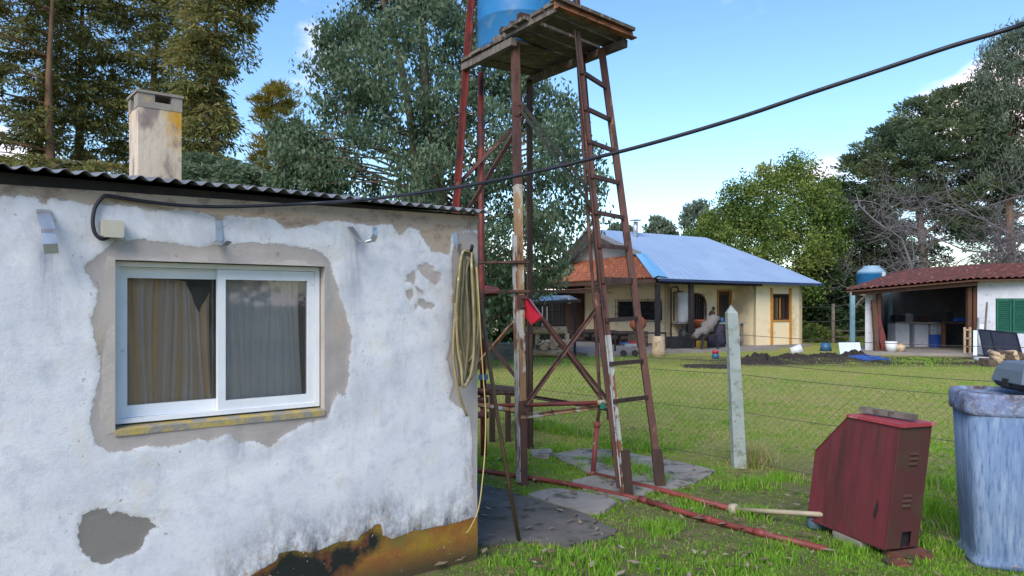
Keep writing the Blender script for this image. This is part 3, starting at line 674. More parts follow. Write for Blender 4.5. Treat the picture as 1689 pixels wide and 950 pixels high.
part(tower, 'edge_beam', MB().angle(p-Vector((0,0,.06)), q-Vector((0,0,.06)), .07, .012), M('orange rusted edge iron', (.20,.075,.03), (.30,.12,.05), 6, .8, bump=.3, c3=(.08,.045,.03), th=.55), pivot=(p+q)/2)
part(tower, 'plank', MB().bar(p+Vector((0,0,.03)), q+Vector((0,0,.03)), .10, .03), m_oldwood, pivot=(p+q)/2)
# tank on the platform
tc_ = Vector((.085,7.60,4.166)); mb = MB()
mb.lathe(tc_, [(.40,0),(.432,.015),(.437,.05),(.437,.30),(.444,.31),(.437,.32),(.437,.70),(.444,.71),(.437,.72),(.437,1.02),(.39,1.10),(.24,1.20),(.22,1.22)], 40)
tank = root('water_tank', 'tall blue plastic water tank standing on the tower platform', 'water tank', tc_)
part(tank, 'tank_body', mb, m_tankblue)
part(tank, 'lid', MB().lathe(tc_+Vector((0,0,1.22)), [(.23,0),(.24,.03),(.20,.06),(.02,.075)], 24), m_tankgrey)
for n_, (w_, v_, sx, ang, lab) in enumerate(((.98,.05,.17,.5,'long dark wood block near the platform corner'),(.78,.06,.11,1.1,'short dark wood block on the platform beam'),(.62,.06,.10,.3,'small wood block nearest the blue tank'))):
    c = DK(w_+.1, v_, 4.245+.0); one('wood_block', lab, 'wood block', MB().box(c, (sx,.08,.055), ang, .008), m_stake, c, group='wood blocks on the tower platform')

# ------------------------------------------------------------------ ladder
A0, A1 = Vector((.95,6.30,0)), Vector((.573,6.56,4.05)); B0, B1 = Vector((1.337,6.70,0)), Vector((.847,7.06,4.05))
lad = root('ladder', 'tall rusty iron ladder leaning on the water tower', 'ladder', (A0+B0)/2)
part(lad, 'rail', MB().extr(lsec(.055,.008), lerp(A0,A1,.01), lerp(A0,A1,.34), twist=R(180)), m_whiteflake, label='rail with white paint flaking off', pivot=A0)
part(lad, 'rail', MB().extr(lsec(.055,.008), lerp(A0,A1,.34), lerp(A0,A1,1.0), twist=R(180)).bar(lerp(A0,A1,.02)+Vector((-.03,.03,0)), lerp(A0,A1,.43)+Vector((-.06,.05,0)), .04, .04), m_rust, pivot=A0)
part(lad, 'rail', MB().extr(lsec(.06,.008), lerp(B0,B1,.01), lerp(B0,B1,.36), twist=R(270)), m_rust, pivot=B0)
part(lad, 'rail', MB().extr(lsec(.06,.008), lerp(B0,B1,.36), lerp(B0,B1,1.0), twist=R(270)).blob(lerp(B0,B1,.40), .035, sc=(1,1,2.2)), m_rustflake if False else m_rust, pivot=B0)
for yl in (118,178,233,290,350,405,462,528,600,662):
    # rung height from its row on the left rail
    tt = 0.5
    for _ in range(30):
        p = lerp(A0,A1,tt); yy = 500-(p.z-EYE)/p.y*F; tt += (yy-yl)/772
    p, q = lerp(A0,A1,tt), lerp(B0,B1,tt+random.uniform(-.004,.004))
    part(lad, 'rung', MB().bar(p, q, .03, .035) if yl != 462 else MB().bar(p, q, .03, .055), m_rust if yl < 500 else m_stake, pivot=(p+q)/2)
for b_, o_, h_, wd in ((A0,Vector((.045,.03,0)),.40,.075),(B0,Vector((-.01,-.045,0)),.34,.09)):
    part(lad, 'foot_stake', MB().bar(b_+o_+Vector((.0,0,-.03)), b_+o_+Vector((-.035,.01,h_)), wd, .06), m_stake, pivot=b_)
# ------------------------------------------------------------------ red plastic box on the front leg, wires
c = P(880,515,6.75); mb = MB()
fr_ = [P(866,492,6.85), P(872,493,6.70), P(893,522,6.70), P(892,527,6.72), P(876,536,6.75), P(866,522,6.85)]
bk_ = [p+Vector((.02,.17,0)) for p in fr_]
n_ = 6; mb.add(fr_+bk_, [tuple(range(5,-1,-1)), tuple(range(6,12))]+[(i,(i+1)%6,(i+1)%6+6,i+6) for i in range(6)])
one('red_funnel', 'red plastic hopper hung behind the front tower leg', 'funnel', mb, m_redplastic, c)
for a, bq, lab in ((P(785,479,7.6), P(1006,474,7.2), 'upper rusty wire tied across the tower to the shed side'), (P(785,484,7.6), P(1090,468,9.5), 'lower slack wire crossing the tower towards the house')):
    mid = lerp(a,bq,.5)+Vector((0,0,-.02)); one('tie_wire', lab, 'wire', MB().tube(smoothpath([a,mid,bq],12), .005, 5), m_rust, mid)

# ------------------------------------------------------------------ pipes
pz = .024
pr = [P(790,775,7.3), G(870,787,pz), G(930,797,pz), G(1028,817,pz), G(1062,825,pz), G(1110,840,pz), G(1210,868,pz), G(1365,907,pz)]
pr[0] = G(770,773,pz)
fp = root('water_pipe', 'red pipe lying nearest on the ground, ending by the bricks', 'pipe', pr[3], group='red ground pipes')
part(fp, 'pipe_run', MB().tube(pr[:5], .022, 9), m_redpipe)
part(fp, 'pipe_run', MB().tube(pr[4:], .023, 9), m_redpipe)
for i, t0 in ((4,0),(5,.6),(6,.3)):
    a = lerp(pr[i], pr[min(i+1,7)], t0); d_ = (pr[min(i+1,7)]-pr[i]).normalized()*.045
    part(fp, 'pipe_joint', MB().tube([a-d_, a+d_], .029, 10), m_redpipe)
q0 = G(978,782,pz); q1 = G(1210,840,pz); q2 = Vector((2.25,5.32,.14))
sp = root('water_pipe', 'red pipe behind, rising beside the tower and feeding the maroon housing', 'pipe', q0, group='red ground pipes')
up = [q0+Vector((0,0,.0)), Vector((.93,7.22,.55)), Vector((.92,7.20,.72))]
up = [q0, P(985,700,7.25), P(990,664,7.25), P(984,560,7.3), P(968,330,7.35), P(953,95,7.4)]
part(sp, 'pipe_run', MB().tube([q0, G(1100,811,pz), q1], .025, 9), m_redpipe)
part(sp, 'riser', MB().tube(up[:2], .024, 9), m_redpipe)
part(sp, 'riser', MB().tube(up[1:], .017, 8), m_rust)
part(sp, 'pipe_joint', MB().blob(q0, .036), m_redpipe)
part(sp, 'pipe_joint', MB().tube([lerp(up[0],up[1],.93), lerp(up[0],up[1],1.05)], .03, 9), m_redpipe)
cpl = q1; d_ = (q2-q1).normalized()
part(sp, 'union_joint', MB().tube([cpl-d_*.03, cpl-d_*.028, cpl+d_*.028, cpl+d_*.03], [.02,.045,.045,.02], 10), m_greypipe)
part(sp, 'pipe_end', MB().tube([q1, q2], .019, 9), m_greypipe, label='grey plastic end of the pipe')
h0, h1 = P(792,670,7.35), P(994,664,7.2)
hp = root('outlet_pipe', 'horizontal red pipe strapped across the tower at knee height with green tap', 'pipe', h0)
part(hp, 'pipe_run', MB().tube([h0, lerp(h0,h1,.5), h1], .021, 9), m_redpipe)
part(hp, 'pipe_joint', MB().tube([lerp(h0,h1,.96), lerp(h0,h1,1.02)], .028, 9), m_greypipe)
part(hp, 'tap', MB().tube([h1+Vector((0,-.01,0)), P(994,668,7.15), P(998,674,7.12)], .016, 7).box(P(993,671,7.1), (.04,.02,.03)), M('green tap plastic', (.01,.20,.12), rough=.5))
# riser pipe beside the shed with valve
v0 = G(798,752,0); vt = P(793,100,7.7)
rp = root('riser_pipe', 'red riser pipe beside the shed corner with a coupling and blue valve', 'pipe', v0)
part(rp, 'pipe_run', MB().tube([v0, P(797,640,7.9)], .035, 9), m_redpipe)
part(rp, 'pipe_run', MB().tube([P(797,640,7.9), P(794,470,7.9), P(793,120,7.9)], .033, 9), m_redpaint)
for y in (640,655,680): part(rp, 'pipe_joint', MB().tube([P(797,y,7.9), P(797,y+9,7.9)], .062, 10), m_rust)
part(rp, 'valve', MB().box(P(797,622,7.85), (.10,.06,.05)), m_bluebucket)

# ------------------------------------------------------------------ small things between shed and tower
bt = root('low_bench', 'low dark plank bench between the shed and tower', 'bench', G(835,742,0))
part(bt, 'seat', MB().slab([P(800,640,8.9), P(868,650,8.9), P(868,640,9.9), P(800,632,9.9)], .05), m_stake)
for x in (812,838,858): part(bt, 'leg', MB().bar(G(x,728,0), Vector((G(x,728,0).x, G(x,728,0).y+.0, .62)), .07,.05), m_stake)
aw = root('red_awning', 'small red sheet awning jutting past the shed corner', 'awning', P(800,475,10))
part(aw, 'sheet', MB().slab([P(760,486,9.6), P(826,480,9.6), P(822,474,10.6), P(760,464,10.6)], .02), m_redpaint)
part(aw, 'support', MB().bar(P(768,490,9.9), P(822,484,9.9), .05, .06), m_brownwood)

# ------------------------------------------------------------------ slabs
def slab(pxs, label, m, th=.025, name='concrete_slab'):
    pl = [G(x, y, th) for x, y in pxs]; pl2 = []
    for a, c_ in zip(pl, pl[1:]+pl[:1]):
        for tt in (0, .25, .5, .75):
            p = lerp(a, c_, tt); j = .012
            pl2.append((p.x+random.uniform(-j,j), p.y+random.uniform(-j,j)))
    ctr = mean(pl); o = one(name, label, 'slab', MB().prism(pl2, -.02, th), m, (ctr.x, ctr.y, 0)); return pl2
SLABS = []
SLABS.append(slab([(780,798),(800,799),(857,814),(966,847),(1016,873),(1011,882),(966,892),(935,899),(904,896),(857,891),(780,897)], 'dark damp concrete slab at the shed corner', m_slabdark, .02))
SLABS.append(slab([(868,815),(902,805),(935,806),(968,811),(1004,819),(1020,827),(1004,837),(988,845),(966,845),(920,832)], 'small cracked slab in front of the near ladder foot', m_slab))
SLABS.append(slab([(940,793),(976,784),(1028,798),(1056,808),(1066,815),(1030,826),(1000,815),(965,806)], 'narrow slab under the nearest red pipe', m_slab, .022))
SLABS.append(slab([(908,749),(935,744),(962,740),(1002,741),(1074,753),(1130,763),(1182,775),(1160,789),(1132,800),(1080,810),(1042,813),(1010,800),(984,786),(945,765)], 'large pale slab behind the ladder feet', m_slab))
SLABS.append(slab([(876,741),(908,739),(912,745),(905,750),(878,750)], 'small concrete block by the rear tower leg', m_slab, .05))

# ------------------------------------------------------------------ maroon pump housing
C0 = Vector((2.387,4.77,.07)); ds = Vector((-.30,.954,0)); df = Vector((.954,.30,0)); ls, wf, hh_ = .73, .262, .80
ph = root('pump_housing', 'maroon sheet metal pump housing with sloped back', 'pump cover', (C0.x, C0.y, 0))
def PH(s, f, z): return C0+ds*s+df*f+Vector((.095*z/.8+.0*s, 0, z))
prof = [(0,0),(ls,0),(ls,.50),(.44,.80),(0,.80)]
mb = MB()
mb.add([PH(s,0,z) for s, z in prof]+[PH(s,wf,z) for s, z in prof], [(0,1,2,3,4),(9,8,7,6,5),(1,6,7,2),(2,7,8,3),(1,0,5,6)])
part(ph, 'body', mb, m_box_red)
# end panel with an opening and pressed louvres
ox0, ox1, oz1 = .115, .195, .105
mb = MB(); e = -.004
def pq(f0, f1, z0, z1): mb.slab([PH(e,f0,z0), PH(e,f1,z0), PH(e,f1,z1), PH(e,f0,z1)], .005)
pq(.003,ox0,.003,.795); pq(ox1,wf-.003,.003,.795); pq(ox0,ox1,oz1,.795)
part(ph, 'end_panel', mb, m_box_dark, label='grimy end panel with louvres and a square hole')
mb = MB(); mb.slab([PH(.02,ox0-.01,.0), PH(.02,ox1+.01,.0), PH(.02,ox1+.01,oz1+.01), PH(.02,ox0-.01,oz1+.01)], .004); part(ph, 'vent_hole', mb, m_blackplastic)
for f0, f1, z in ((.10,.17,.60),(.10,.17,.568),(.10,.17,.536),(.085,.155,.33),(.085,.155,.298),(.085,.155,.266)):
    mb = MB(); mb.add([PH(-.006,f0,z+.02), PH(-.006,f1,z+.02), PH(-.018,f1-.004,z+.004), PH(-.018,f0+.004,z+.004), PH(-.006,f1,z), PH(-.006,f0,z)], [(0,3,2,1),(3,5,4,2),(0,5,3),(1,2,4)])
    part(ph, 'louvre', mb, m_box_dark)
mb = MB(); mb.slab([PH(-.018,-.012,.803), PH(-.018,wf+.012,.803), PH(.455,wf+.012,.803), PH(.455,-.012,.803)], -.004)
mb.slab([PH(-.018,-.012,.803), PH(-.018,wf+.012,.803), PH(-.018,wf+.012,.785), PH(-.018,-.012,.785)], .003)
mb.slab([PH(-.018,-.012,.803), PH(-.018,-.012,.788), PH(.455,-.012,.788), PH(.455,-.012,.803)], .003)
part(ph, 'top_panel', mb, M('light toned red top paint', (.34,.05,.06), (.27,.04,.05), 4, .5, c3=(.44,.16,.15), th=.62))  # light on the upward face put into a brighter red than the body
mb = MB()
for a, bq in ((PH(0,0,0),PH(0,0,.79)),(PH(ls,0,0),PH(ls,0,.50)),(PH(ls,0,.50),PH(.44,0,.80)),(PH(0,0,0),PH(ls,0,0))): mb.bar(a, bq, .008, .008)
part(ph, 'seam', mb, m_box_red)
mb = MB(); mb.slab([PH(.105,-.003,.17), PH(.13,-.003,.19), PH(.105,-.003,.30), PH(.095,-.003,.25)], .002); part(ph, 'rust_tear', mb, m_blackplastic)
def woodon(s0, f0, s1, f1): return PH(s0,f0,.827), PH(s1,f1,.822)
a, bq = PH(.03,.15,.838), PH(.44,.10,.838)
one('stone_offcut', 'grey timber offcut weighing down the maroon housing lid', 'offcut', MB().bar(a, bq, .055, .035), m_oldwood2, (a+bq)/2)
# bricks, pads
def blk(c, size, rz, lab, m, name='brick'): one(name, lab, 'brick' if name == 'brick' else 'block', MB().box(c, size, rz, .006), m, c)
m_brick = M('damp old brick', (.16,.055,.035), (.11,.045,.035), 7, .95, bump=.6, c3=(.06,.055,.03), th=.55)
blk(G(1490,914,.03)+Vector((.03,.0,0)), (.27,.13,.045), .25, 'flat reddish brick under the housing end panel', m_brick)
blk(G(1478,926,.015)+Vector((.0,-.02,0)), (.16,.10,.03), -.1, 'broken brick piece nearest the camera by the housing', m_brick)
blk(G(1385,890,.03)+Vector((.08,-.01,.0)), (.24,.10,.06), 1.9, 'pale stone block under the long side of the housing', M('pale mossy stone', (.27,.26,.22), (.20,.19,.16), 6, .95, bump=.5), 'stone_block')
c = G(1354,880,.0)+Vector((.01,.12,.0)); one('blue_bucket', 'small blue grey pot tucked under the housing', 'pot', MB().lathe(c, [(.05,0),(.062,.02),(.058,.085),(.05,.09)], 14), M('blue grey pot', (.07,.12,.16), rough=.6), c)

# ------------------------------------------------------------------ blue fibre cement tank at the right
fx = Vector((.955,-.297,0)); fy = Vector((.297,.955,0)); half = .58
tl = Vector((2.83,4.64,0))             # left front corner of the rim
hy = .47; ct = tl+fx*half+fy*(half*hy); rzt = math.atan2(fx.y, fx.x)
bt_ = root('cement_tank', 'old blue fibre cement tank with a lichened rim', 'water tank', ct)
bot = .50; top_ = 1.105
part(bt_, 'tank_body', MB().lathe(ct, [(bot+.035,0),(bot+.035,.03),(bot+.015,.06),(bot+.015,.08),(bot+.03,.35),(half-.022,.955)], 64, 7, rzt, sy=hy), m_cementtank)
part(bt_, 'rim', MB().lathe(ct, [(half-.022,.945),(half-.004,.955),(half,.975),(half,1.065),(half-.012,1.083),(half-.05,1.088),(half-.055,.98)], 64, 7, rzt, sy=hy, cap=False), m_cementrim)
part(bt_, 'lid', MB().lathe(ct, [(half-.05,1.04),(half-.052,1.065)], 64, 7, rzt, sy=hy), m_cementrim)
# grey case lying on it
cc = ct+Vector((.02,-.02,1.085)); ex = Vector((.99,-.12,0)); ey = Vector((.12,.99,0))
case = root('tool_case', 'grey blue plastic tool case lying on the cement tank', 'case', cc)
def CS(x, y, z): return cc+ex*x+ey*y+Vector((0,0,z))
def ring(x, y, z, r=.04):
    return [CS(-x+r,-y,z),CS(x-r,-y,z),CS(x,-y+r,z),CS(x,y-r,z),CS(x-r,y,z),CS(-x+r,y,z),CS(-x,y-r,z),CS(-x,-y+r,z)]
def loft(mb, rings):
    vs = [p for r_ in rings for p in r_]; n = 8; fs = []
    for i in range(len(rings)-1):
        for k_ in range(n): fs.append((i*n+k_, i*n+(k_+1)%n, (i+1)*n+(k_+1)%n, (i+1)*n+k_))
    fs += [tuple(range(n-1,-1,-1)), tuple(range((len(rings)-1)*n, len(rings)*n))]; mb.add(vs, fs)
mb = MB(); loft(mb, [ring(.335,.20,.055,.03),ring(.345,.21,.065,.03),ring(.325,.19,.14,.03),ring(.30,.165,.185,.03),ring(.28,.145,.192,.03)]); part(case, 'shell', mb, m_case)
mb = MB(); loft(mb, [ring(.29,.16,.012),ring(.325,.19,.03),ring(.338,.203,.054)]); part(case, 'base', mb, m_blackplastic)
part(case, 'handle', MB().tube(smoothpath([CS(-.02,-.205,.03),CS(.05,-.235,.08),CS(.16,-.24,.10),CS(.26,-.235,.085),CS(.30,-.205,.04)],16), .014, 8), m_blackplastic)
part(case, 'latch', MB().box(CS(-.342,0,.06), (.02,.06,.05), math.atan2(ex.y,ex.x)), m_blackplastic)
c = [CS(-.26,-.33,-.005),CS(-.16,-.30,.0),CS(-.05,-.27,.02),CS(.02,-.25,.05),CS(.06,-.24,.09)]
one('black_cord', 'thin black cord draped from the tool case onto the tank rim', 'cord', MB().tube(smoothpath(c,20), .004, 6), m_rubber, c[0])
c = [CS(-.10,-.36,.012),CS(.05,-.36,.02),CS(.35,-.34,.024)]
one('hose_end', 'blue tube with a pale end lying on the tank lid', 'tube', MB().tube(c, .014, 8), m_greytin, c[0])
# ------------------------------------------------------------------ wire fence with its concrete post
pb = Vector((2.29,7.52,0)); fdir = Vector((.666,-.746,0)).normalized()
fence = root('wire_fence', 'diamond mesh wire fence with a pointed concrete post', 'fence', pb)
mb = MB()
q = [(-.056,-.05),(.056,-.05),(.056,.05),(-.056,.05)]
def sq(s, z, lean): return [pb+Vector((x*s+lean, y*s, z)) for x, y in q]
rr = [sq(1.12,-.05,0),sq(1.05,.5,-.025),sq(.98,1.1,-.055),sq(.92,1.55,-.078)]
vs = [p for r_ in rr for p in r_]+[pb+Vector((-.082,0,1.635))]
fs = [(i*4+k_, i*4+(k_+1)%4, (i+1)*4+(k_+1)%4, (i+1)*4+k_) for i in range(3) for k_ in range(4)]+[(12+k_, 12+(k_+1)%4, 16) for k_ in range(4)]
mb.add(vs, fs); part(fence, 'fence_post', mb, m_post)
def FN(s, z): return pb+fdir*s+Vector((0,.06,z))
s0, s1 = -4.6, 3.2
for z, sg in ((1.33,.03),(1.06,.035),(.93,.03),(.55,.03),(.06,.02)):
    c = [FN(lerp(s0,0,i/10), z-sg*4*(i/10)*(1-i/10)) for i in range(11)]+[FN(lerp(0,s1,i/8), z-sg*4*(i/8)*(1-i/8)) for i in range(1,9)]
    part(fence, 'line_wire', MB().tube(c, .0026, 4, cap=False), m_wire)
vs = []; fs = []
def wirequad(a, bq, r=.0012):
    d_ = (bq-a).normalized(); n_ = Vector((-fdir.y, fdir.x, 0)); u_ = d_.cross(n_)
    o = len(vs)
    for p in (a, bq):
        vs.extend([(p+u_*r)[:], (p-u_*r*.5+n_*r)[:], (p-u_*r*.5-n_*r)[:]])
    for k_ in range(3): fs.append((o+k_, o+(k_+1)%3, o+3+(k_+1)%3, o+3+k_))
H_ = .92; st = .072; s = s0-H_
while s < s1:
    for sg in (1, -1):
        a0, a1 = (s, s+H_) if sg > 0 else (s+H_, s)
        za, zb = .04, .93
        lo, hi = max(min(a0,a1), s0), min(max(a0,a1), s1)
        if hi-lo < .05: continue
        f = lambda x: za+(zb-za)*((x-a0)/(a1-a0))
        wirequad(FN(lo, f(lo)), FN(hi, f(hi)))
    s += st
me = bpy.data.meshes.new('wire_mesh'); me.from_pydata([tuple(Vector(v)-pb) for v in vs], [], fs); me.materials.append(m_wire)
part(fence, 'wire_mesh', me, None, kind='stuff')
# ================================================================== the house across the lawn
e_ = Vector((math.cos(R(25)), math.sin(R(25)), 0)); q_ = Vector((-math.sin(R(25)), math.cos(R(25)), 0))
H0 = Vector((4.83, 24.9, 0))
def H(t, s, z): return H0+e_*t+q_*s+Vector((0,0,z))
HR = R(25)
house = root('house', 'cream house with blue metal roof and a terracotta skirt roof', 'house', H(0,0,0))
def wallq(mb, a, bq, z0, z1, th=.15):      # a,b are (t,s)
    p, q = H(*a,0), H(*bq,0); d = (q-p).normalized(); n = Vector((d.y,-d.x,0))*-th
    mb.hexa([p+Vector((0,0,z0)), q+Vector((0,0,z0)), q+n+Vector((0,0,z0)), p+n+Vector((0,0,z0))], [p+Vector((0,0,z1)), q+Vector((0,0,z1)), q+n+Vector((0,0,z1)), p+n+Vector((0,0,z1))])
def wallhole(mb, a, bq, z0, z1, holes, th=.15):   # holes: (d0,d1,h0,h1) along a->b
    p, q = Vector((*a,0)), Vector((*bq,0)); L = (q-p).length; d = (q-p)/L; cuts = sorted(holes); x = 0
    def seg(x0, x1, za, zb):
        if x1-x0 > .001 and zb-za > .001: wallq(mb, (p+d*x0)[:2], (p+d*x1)[:2], za, zb, th)
    for d0, d1, h0, h1 in cuts:
        seg(x, d0, z0, z1); seg(d0, d1, z0, h0); seg(d0, d1, h1, z1); x = d1
    seg(x, L, z0, z1)
# gable-side wall (faces left), porch back wall, protruding block
mb = MB(); wallhole(mb, (1.6,7.4), (1.6,1.6), .1, 3.0, [(2.55,5.55,1.02,1.72)]); part(house, 'wall', mb, m_cream, label='shaded side wall with the long grilled window')
mb = MB(); wallhole(mb, (1.6,1.6), (4.8,1.6), .1, 2.75, [(.95,1.75,.1,2.0),(2.35,2.95,.1,2.1)]); part(house, 'wall', mb, m_cream)
mb = MB(); wallq(mb, (4.8,1.6), (4.8,.52), .1, 2.6); part(house, 'wall', mb, m_cream)
mb = MB(); wallhole(mb, (4.8,.5), (7.07,.5), .1, 2.6, [(.75,1.62,1.02,2.0)]); part(house, 'wall', mb, m_cream)
mb = MB(); wallq(mb, (7.07,.5), (7.07,8.6), .1, 2.6); wallq(mb, (7.07,8.6), (1.6,8.6), .1, 2.6); wallq(mb, (-2.3,8.6), (-2.3,7.6), .1, 2.6); part(house, 'wall', mb, m_cream)
mb = MB(); wallhole(mb, (-2.3,7.45), (1.6,7.45), .1, 2.9, [(.35,3.0,.12,2.25)]); part(house, 'wall', mb, m_stake, label='dark timber wall around the glazed doors')
# block window with ochre trim
wn = part(house, 'window', MB().box(H(5.985,.60,1.51), (.87,.02,.98), HR), m_glassdark, pivot=H(5.985,.5,1.5))
mb = MB()
for t in (5.52,6.45): mb.box(H(t,.48,1.16), (.09,.06,2.1), HR)
mb.box(H(5.985,.485,1.00), (.84,.05,.05), HR); part(house, 'window_trim', mb, m_ochre)
mb = MB()
for t in (5.575,6.395): mb.box(H(t,.535,1.51), (.05,.05,.98), HR)
for z in (1.045,1.975): mb.box(H(5.985,.535,z), (.77,.05,.05), HR)
part(wn, 'window_frame', mb, m_brownwood, pivot=H(5.985,.5,1.5))
for t, c in ((5.70,m_ochre),(5.86,m_curtL),(6.02,m_ochre),(6.2,m_brownwood)):
    part(wn, 'curtain', MB().box(H(t,.575,1.45), (.09,.012,.80), HR), M('curtain stripe', (.30,.20,.09), (.22,.15,.07), 4, .9) if c is None else c, pivot=H(t,.5,1.5))
mb = MB()
for i in range(7): mb.box(H(5.62+.12*i,.455,1.5), (.014,.014,.92), HR)
part(wn, 'grille', mb, m_post_dark, pivot=H(5.985,.5,1.5))
# long grilled window on the shaded wall
lw = part(house, 'window', MB().box(H(1.69,3.35,1.37), (.02,3.0,.70), HR), m_glassdark, pivot=H(1.6,3.35,1.4))
mb = MB()
for i in range(16): mb.box(H(1.52,1.85+.2*i,1.37), (.015,.015,.82), HR)
for z in (.97,1.24,1.5,1.78): mb.box(H(1.52,3.35,z), (.018,3.2,.018), HR)
part(lw, 'grille', mb, m_post_dark, pivot=H(1.6,3.35,1.4))
# arched barred door, plain door
ad = part(house, 'arched_door', MB().box(H(2.95,1.70,1.0), (.80,.02,1.8), HR), m_glassdark, pivot=H(2.95,1.6,.1))
mb = MB(); 
for i in range(7): mb.box(H(2.62+.11*i,1.60,1.0), (.018,.018,1.75), HR)
part(ad, 'bars', mb, m_brownwood, pivot=H(2.95,1.6,.1))
mb = MB(); pts_ = [H(2.55+.0,1.585,.1)]+[H(2.95-.42*math.cos(a),1.585,1.58+.42*math.sin(a)) for a in np.linspace(0,math.pi,10)]+[H(3.37,1.585,.1)]
for a, c in zip(pts_[:-1], pts_[1:]): mb.bar(a, c, .06, .06)
part(ad, 'door_arch', mb, m_brownwood, pivot=H(2.95,1.6,.1))
for sgn in (0,1):
    mb = MB(); x0 = 2.55 if not sgn else 3.35
    arc = [H(2.95-.40*math.cos(a),1.592,1.58+.40*math.sin(a)) for a in (np.linspace(0,math.pi/2,6) if not sgn else np.linspace(math.pi,math.pi/2,6))]
    corner = H(x0,1.592,2.01)
    vs = [corner]+arc; mb.add(vs+[v+q_*.04 for v in vs], [(0,i,i+1) for i in range(1,6)]+[(0,i+1,i) for i in range(1,6)])
    part(house, 'arch_spandrel', mb, m_cream)
dr = part(house, 'door', MB().box(H(4.25,1.66,1.1), (.58,.03,1.98), HR), m_brownwood, pivot=H(4.25,1.6,.1))
part(dr, 'pane', MB().box(H(4.25,1.64,1.5), (.40,.02,.9), HR), m_glassdark, pivot=H(4.25,1.6,.1))
mb = MB(); mb.box(H(3.93,1.58,1.1), (.05,.06,2.05), HR); mb.box(H(4.57,1.58,1.1), (.05,.06,2.05), HR); mb.box(H(4.25,1.58,2.12), (.69,.06,.05), HR)
part(dr, 'door_frame', mb, m_ochre, pivot=H(4.25,1.6,.1))
part(house, 'wall_lamp', MB().box(H(3.72,1.56,1.45), (.06,.06,.14), HR), m_brownwood)
# dark glazed doors under the veranda
gd = part(house, 'glazed_door', MB().box(H(-.6,7.55,1.15), (2.6,.03,2.1), HR), m_glassdark, pivot=H(-.6,7.45,.1))
mb = MB()
for i in range(9): mb.box(H(-1.92+.33*i,7.50,1.15), (.05 if i%2 else .09,.05,2.1), HR)
for z in (.75,1.35,1.85): mb.box(H(-.6,7.505,z), (2.6,.04,.04), HR)
part(gd, 'glazing_bars', mb, m_post_dark, pivot=H(-.6,7.45,.1))
for t in (-.42,-.20):
    part(gd, 'pane', MB().box(H(t,7.485,1.0), (.05,.01,1.0), HR), M('lit curtain gap', (.30,.30,.28), rough=.8), pivot=H(-.6,7.45,.1))
# roof: front metal slope, hip end, gable, tile skirt
def RF(q): return [H(*p) for p in q]
rz_ = 4.42; E0, E1 = 2.50, 2.40
mb = MB(); nseg = 26
def frontpt(f, g):    # f along the eave 0..1, g up the slope 0..1
    a = H(.02+ (7.53-.02)*f, -.02, lerp(E0,E1,f)-.045*math.sin(math.pi*min(1,f*1.2))**2*(1 if f < .4 else .5))
    if g <= .39:
        bq = H(lerp(.60,6.86,f), 1.8, lerp(3.38,3.25,f)); return lerp(a, bq, g/.39)
    a = H(lerp(.60,6.86,f), 1.8, lerp(3.38,3.25,f)); bq = H(lerp(.05,5.89,f), 4.6, lerp(4.55,rz_,f)); return lerp(a, bq, (g-.39)/.61)
gs = [0,.13,.26,.39,.54,.69,.84,1.0]
def sheet(mb, fn, nf, gs, th=.03, rib=.012):
    vs = []; n = nf+1
    for dz in (0, -th):
        for g in gs:
            for i in range(n):
                p = fn(i/nf, g); vs.append(p+Vector((0,0,dz+(rib if i % 2 else 0))))
    m_ = len(gs); fs = []; o = n*m_
    for j in range(m_-1):
        for i in range(nf):
            a = j*n+i; fs += [(a,a+1,a+1+n,a+n),(o+a,o+a+n,o+a+1+n,o+a+1)]
    for i in range(nf): fs += [(i,i+o,i+1+o,i+1), ((m_-1)*n+i,(m_-1)*n+i+1,(m_-1)*n+i+1+o,(m_-1)*n+i+o)]
    for j in range(m_-1): fs += [(j*n,(j+1)*n,(j+1)*n+o,j*n+o), (j*n+nf,j*n+nf+o,(j+1)*n+nf+o,(j+1)*n+nf)]
    mb.add(vs, fs)
sheet(mb, frontpt, 60, gs); rf = part(house, 'roof', mb, m_blueroof, label='front slope of blue grey metal sheets')
mb = MB()
mb.slab([H(7.53,0,E1), H(7.53,9.2,E1), H(5.89,4.6,rz_)], .03); mb.slab([H(.05,4.6,4.55), H(5.89,4.6,rz_), H(7.53,9.2,E1), H(.0,9.2,E1)], .03)
part(house, 'roof', mb, m_blueroof, label='hip end and rear slope')
mb = MB(); mb.bar(H(.02,-.08,2.43), H(7.55,-.08,2.34), .03, .09); part(house, 'fascia', mb, M('navy fascia', (.03,.05,.12), rough=.6))
mb = MB()
for f0 in (0,):
    a0, a1 = H(.0,-.06,2.52), H(.58,1.8,3.41); b0, b1 = H(.42,-.06,2.50), H(.82,1.8,3.41); c0, c1 = H(-.12,.04,2.50), H(.44,1.86,3.40)
    mb.slab([c0, a0+Vector((0,0,.05)), a1+Vector((0,0,.05)), c1], .012); mb.slab([a0+Vector((0,0,.05)), b0+Vector((0,0,.02)), b1+Vector((0,0,.02)), a1+Vector((0,0,.05))], .012)
part(house, 'flashing', mb, m_flash)
mb = MB(); mb.bar(H(.05,4.6,4.55), H(.55,1.75,3.40), .05, .16); mb.bar(H(.05,4.6,4.55), H(.5,7.6,3.25), .05, .16); part(house, 'bargeboard', mb, m_greytin)
mb = MB(); mb.slab([H(.9,1.8,3.30), H(.9,7.4,3.30), H(.9,4.6,4.46)], .1); part(house, 'gable', mb, m_gable)
